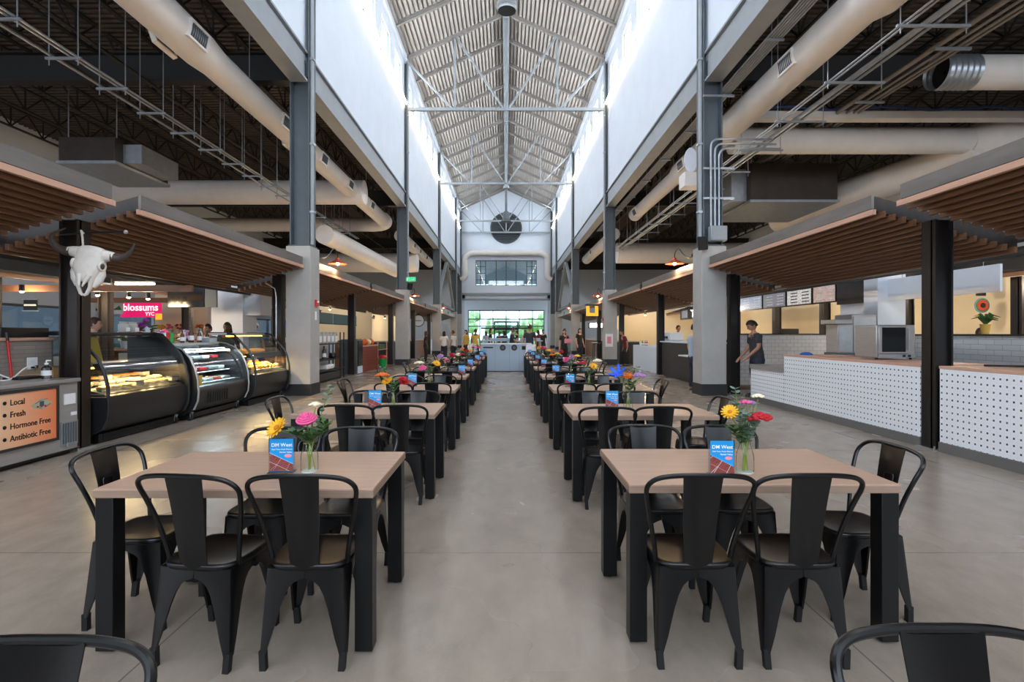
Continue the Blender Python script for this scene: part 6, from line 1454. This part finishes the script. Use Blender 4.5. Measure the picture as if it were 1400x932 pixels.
t = thing('pink_bag', (2.85, 25.2, 1), 'pink shoulder bag carried by the woman in black', 'bag'); part('pouch', G().box(2.78, 3.1, 25.1, 25.2, 1.0, 1.22), M['pinkcloth'], t, bevel=.04); part('strap', G().tube([(2.82, 25.15, 1.2), (2.94, 25.15, 1.4), (3.06, 25.15, 1.2)], .012, 6), M['pinkcloth'], t)
person((6.98, 21.4, 0), R(200), 'man in a white shirt and dark apron behind the white counter', 1.78, 'skin1', 'whitecloth', 'denim', 'hair', apron='joist', sleeve=False)
person((5.38, 23.55, 0), R(100), 'person in a maroon top bending by the second pier', 1.6, 'skin1', 'maroon', 'joist', 'hairb', lean=.3)
person((6.9, 15.9, 0), R(160), 'barista with dark hair behind the charcoal bar counter', 1.62, 'skin1', 'joist', 'denim', 'hair'); person((7.0, 17.0, 0), R(120), 'second worker in white behind the charcoal bar counter', 1.66, 'skin2', 'whitecloth', 'denim', 'hairb')
person((4.78, 13.4, 0), R(-80), 'visitor in a pale blue shirt mostly hidden by the first pier', 1.7, 'skin2', 'bluecloth', 'denim', 'hair')
person((9.0, 10.0, 0), R(170), 'dark-haired worker whose head shows over the long pale tiled wall', 1.55, 'skin3', 'joist', 'denim', 'hair')
crowd = [(-3.3, 28, 'whitecloth', 1), (-2.7, 27, 'whitecloth', 0), (-2.2, 29, 'yellowcloth', 1), (-1.6, 27.5, 'yellowcloth', 0), (-.9, 30, 'joist', 1), (-.4, 32, 'maroon', 0), (-.1, 29, 'joist', 1), (1.9, 31, 'maroon', 1), (2.3, 33, 'joist', 0), (3.3, 30, 'yellowcloth', 1), (-3.9, 33, 'joist', 0), (-1.3, 34, 'bluecloth', 1), (.7, 34, 'joist', 0), (1.3, 36, 'whitecloth', 1), (3.9, 28, 'joist', 1), (-4.0, 26.2, 'joist', 1)]
for i, (x, y, sh, lh) in enumerate(crowd):
    person((x, y, 0), R((i*67) % 360), 'visitor in %s top, %s hair, in far crowd, %s from the bakery-case side' % ({'whitecloth': 'a white', 'yellowcloth': 'a mustard', 'joist': 'a black', 'maroon': 'a maroon', 'bluecloth': 'a pale blue'}[sh], 'long' if lh else 'short', ORD[sorted(range(16), key=lambda k: crowd[k][0]).index(i)]), 1.58+.04*(i % 5), ('skin2', 'skin1', 'skin2', 'skin3')[i % 4], sh, ('denim', 'joist')[i % 2], ('hair', 'hairb')[i % 2], bool(lh), group='crowd beyond the sorting counter')
# ================================================================ CAMERA, SKY, DAYLIGHT
cd = bpy.data.cameras.new('camera'); cam = bpy.data.objects.new('camera', cd); COL.objects.link(cam)
cam.location = (0, 0, EYE); cam.rotation_euler = (R(90), 0, 0); cd.sensor_width = 36; cd.sensor_fit = 'HORIZONTAL'; cd.lens = FPX/1400*36
cd.shift_x = (700-CX)/1400; cd.shift_y = -(466-CY)/1400; cd.clip_start = .05; cd.clip_end = 400
SC.camera = cam
w = bpy.data.worlds.new('sky'); SC.world = w; w.use_nodes = True; nt = w.node_tree; bg = nt.nodes['Background']
bg.inputs['Color'].default_value = (*lin((222, 234, 248)), 1); bg.inputs['Strength'].default_value = 2.2
SC.view_settings.view_transform = 'Standard'; SC.view_settings.look = 'None'; SC.view_settings.gamma = 1; SC.view_settings.use_curve_mapping = False
SC.view_settings.exposure = 0.95
SC.cycles.use_denoising = True; SC.cycles.max_bounces = 7; SC.cycles.diffuse_bounces = 4; SC.cycles.glossy_bounces = 4; SC.cycles.transparent_max_bounces = 16; SC.cycles.sample_clamp_indirect = 6
SC.cycles.caustics_reflective = False; SC.cycles.caustics_refractive = False
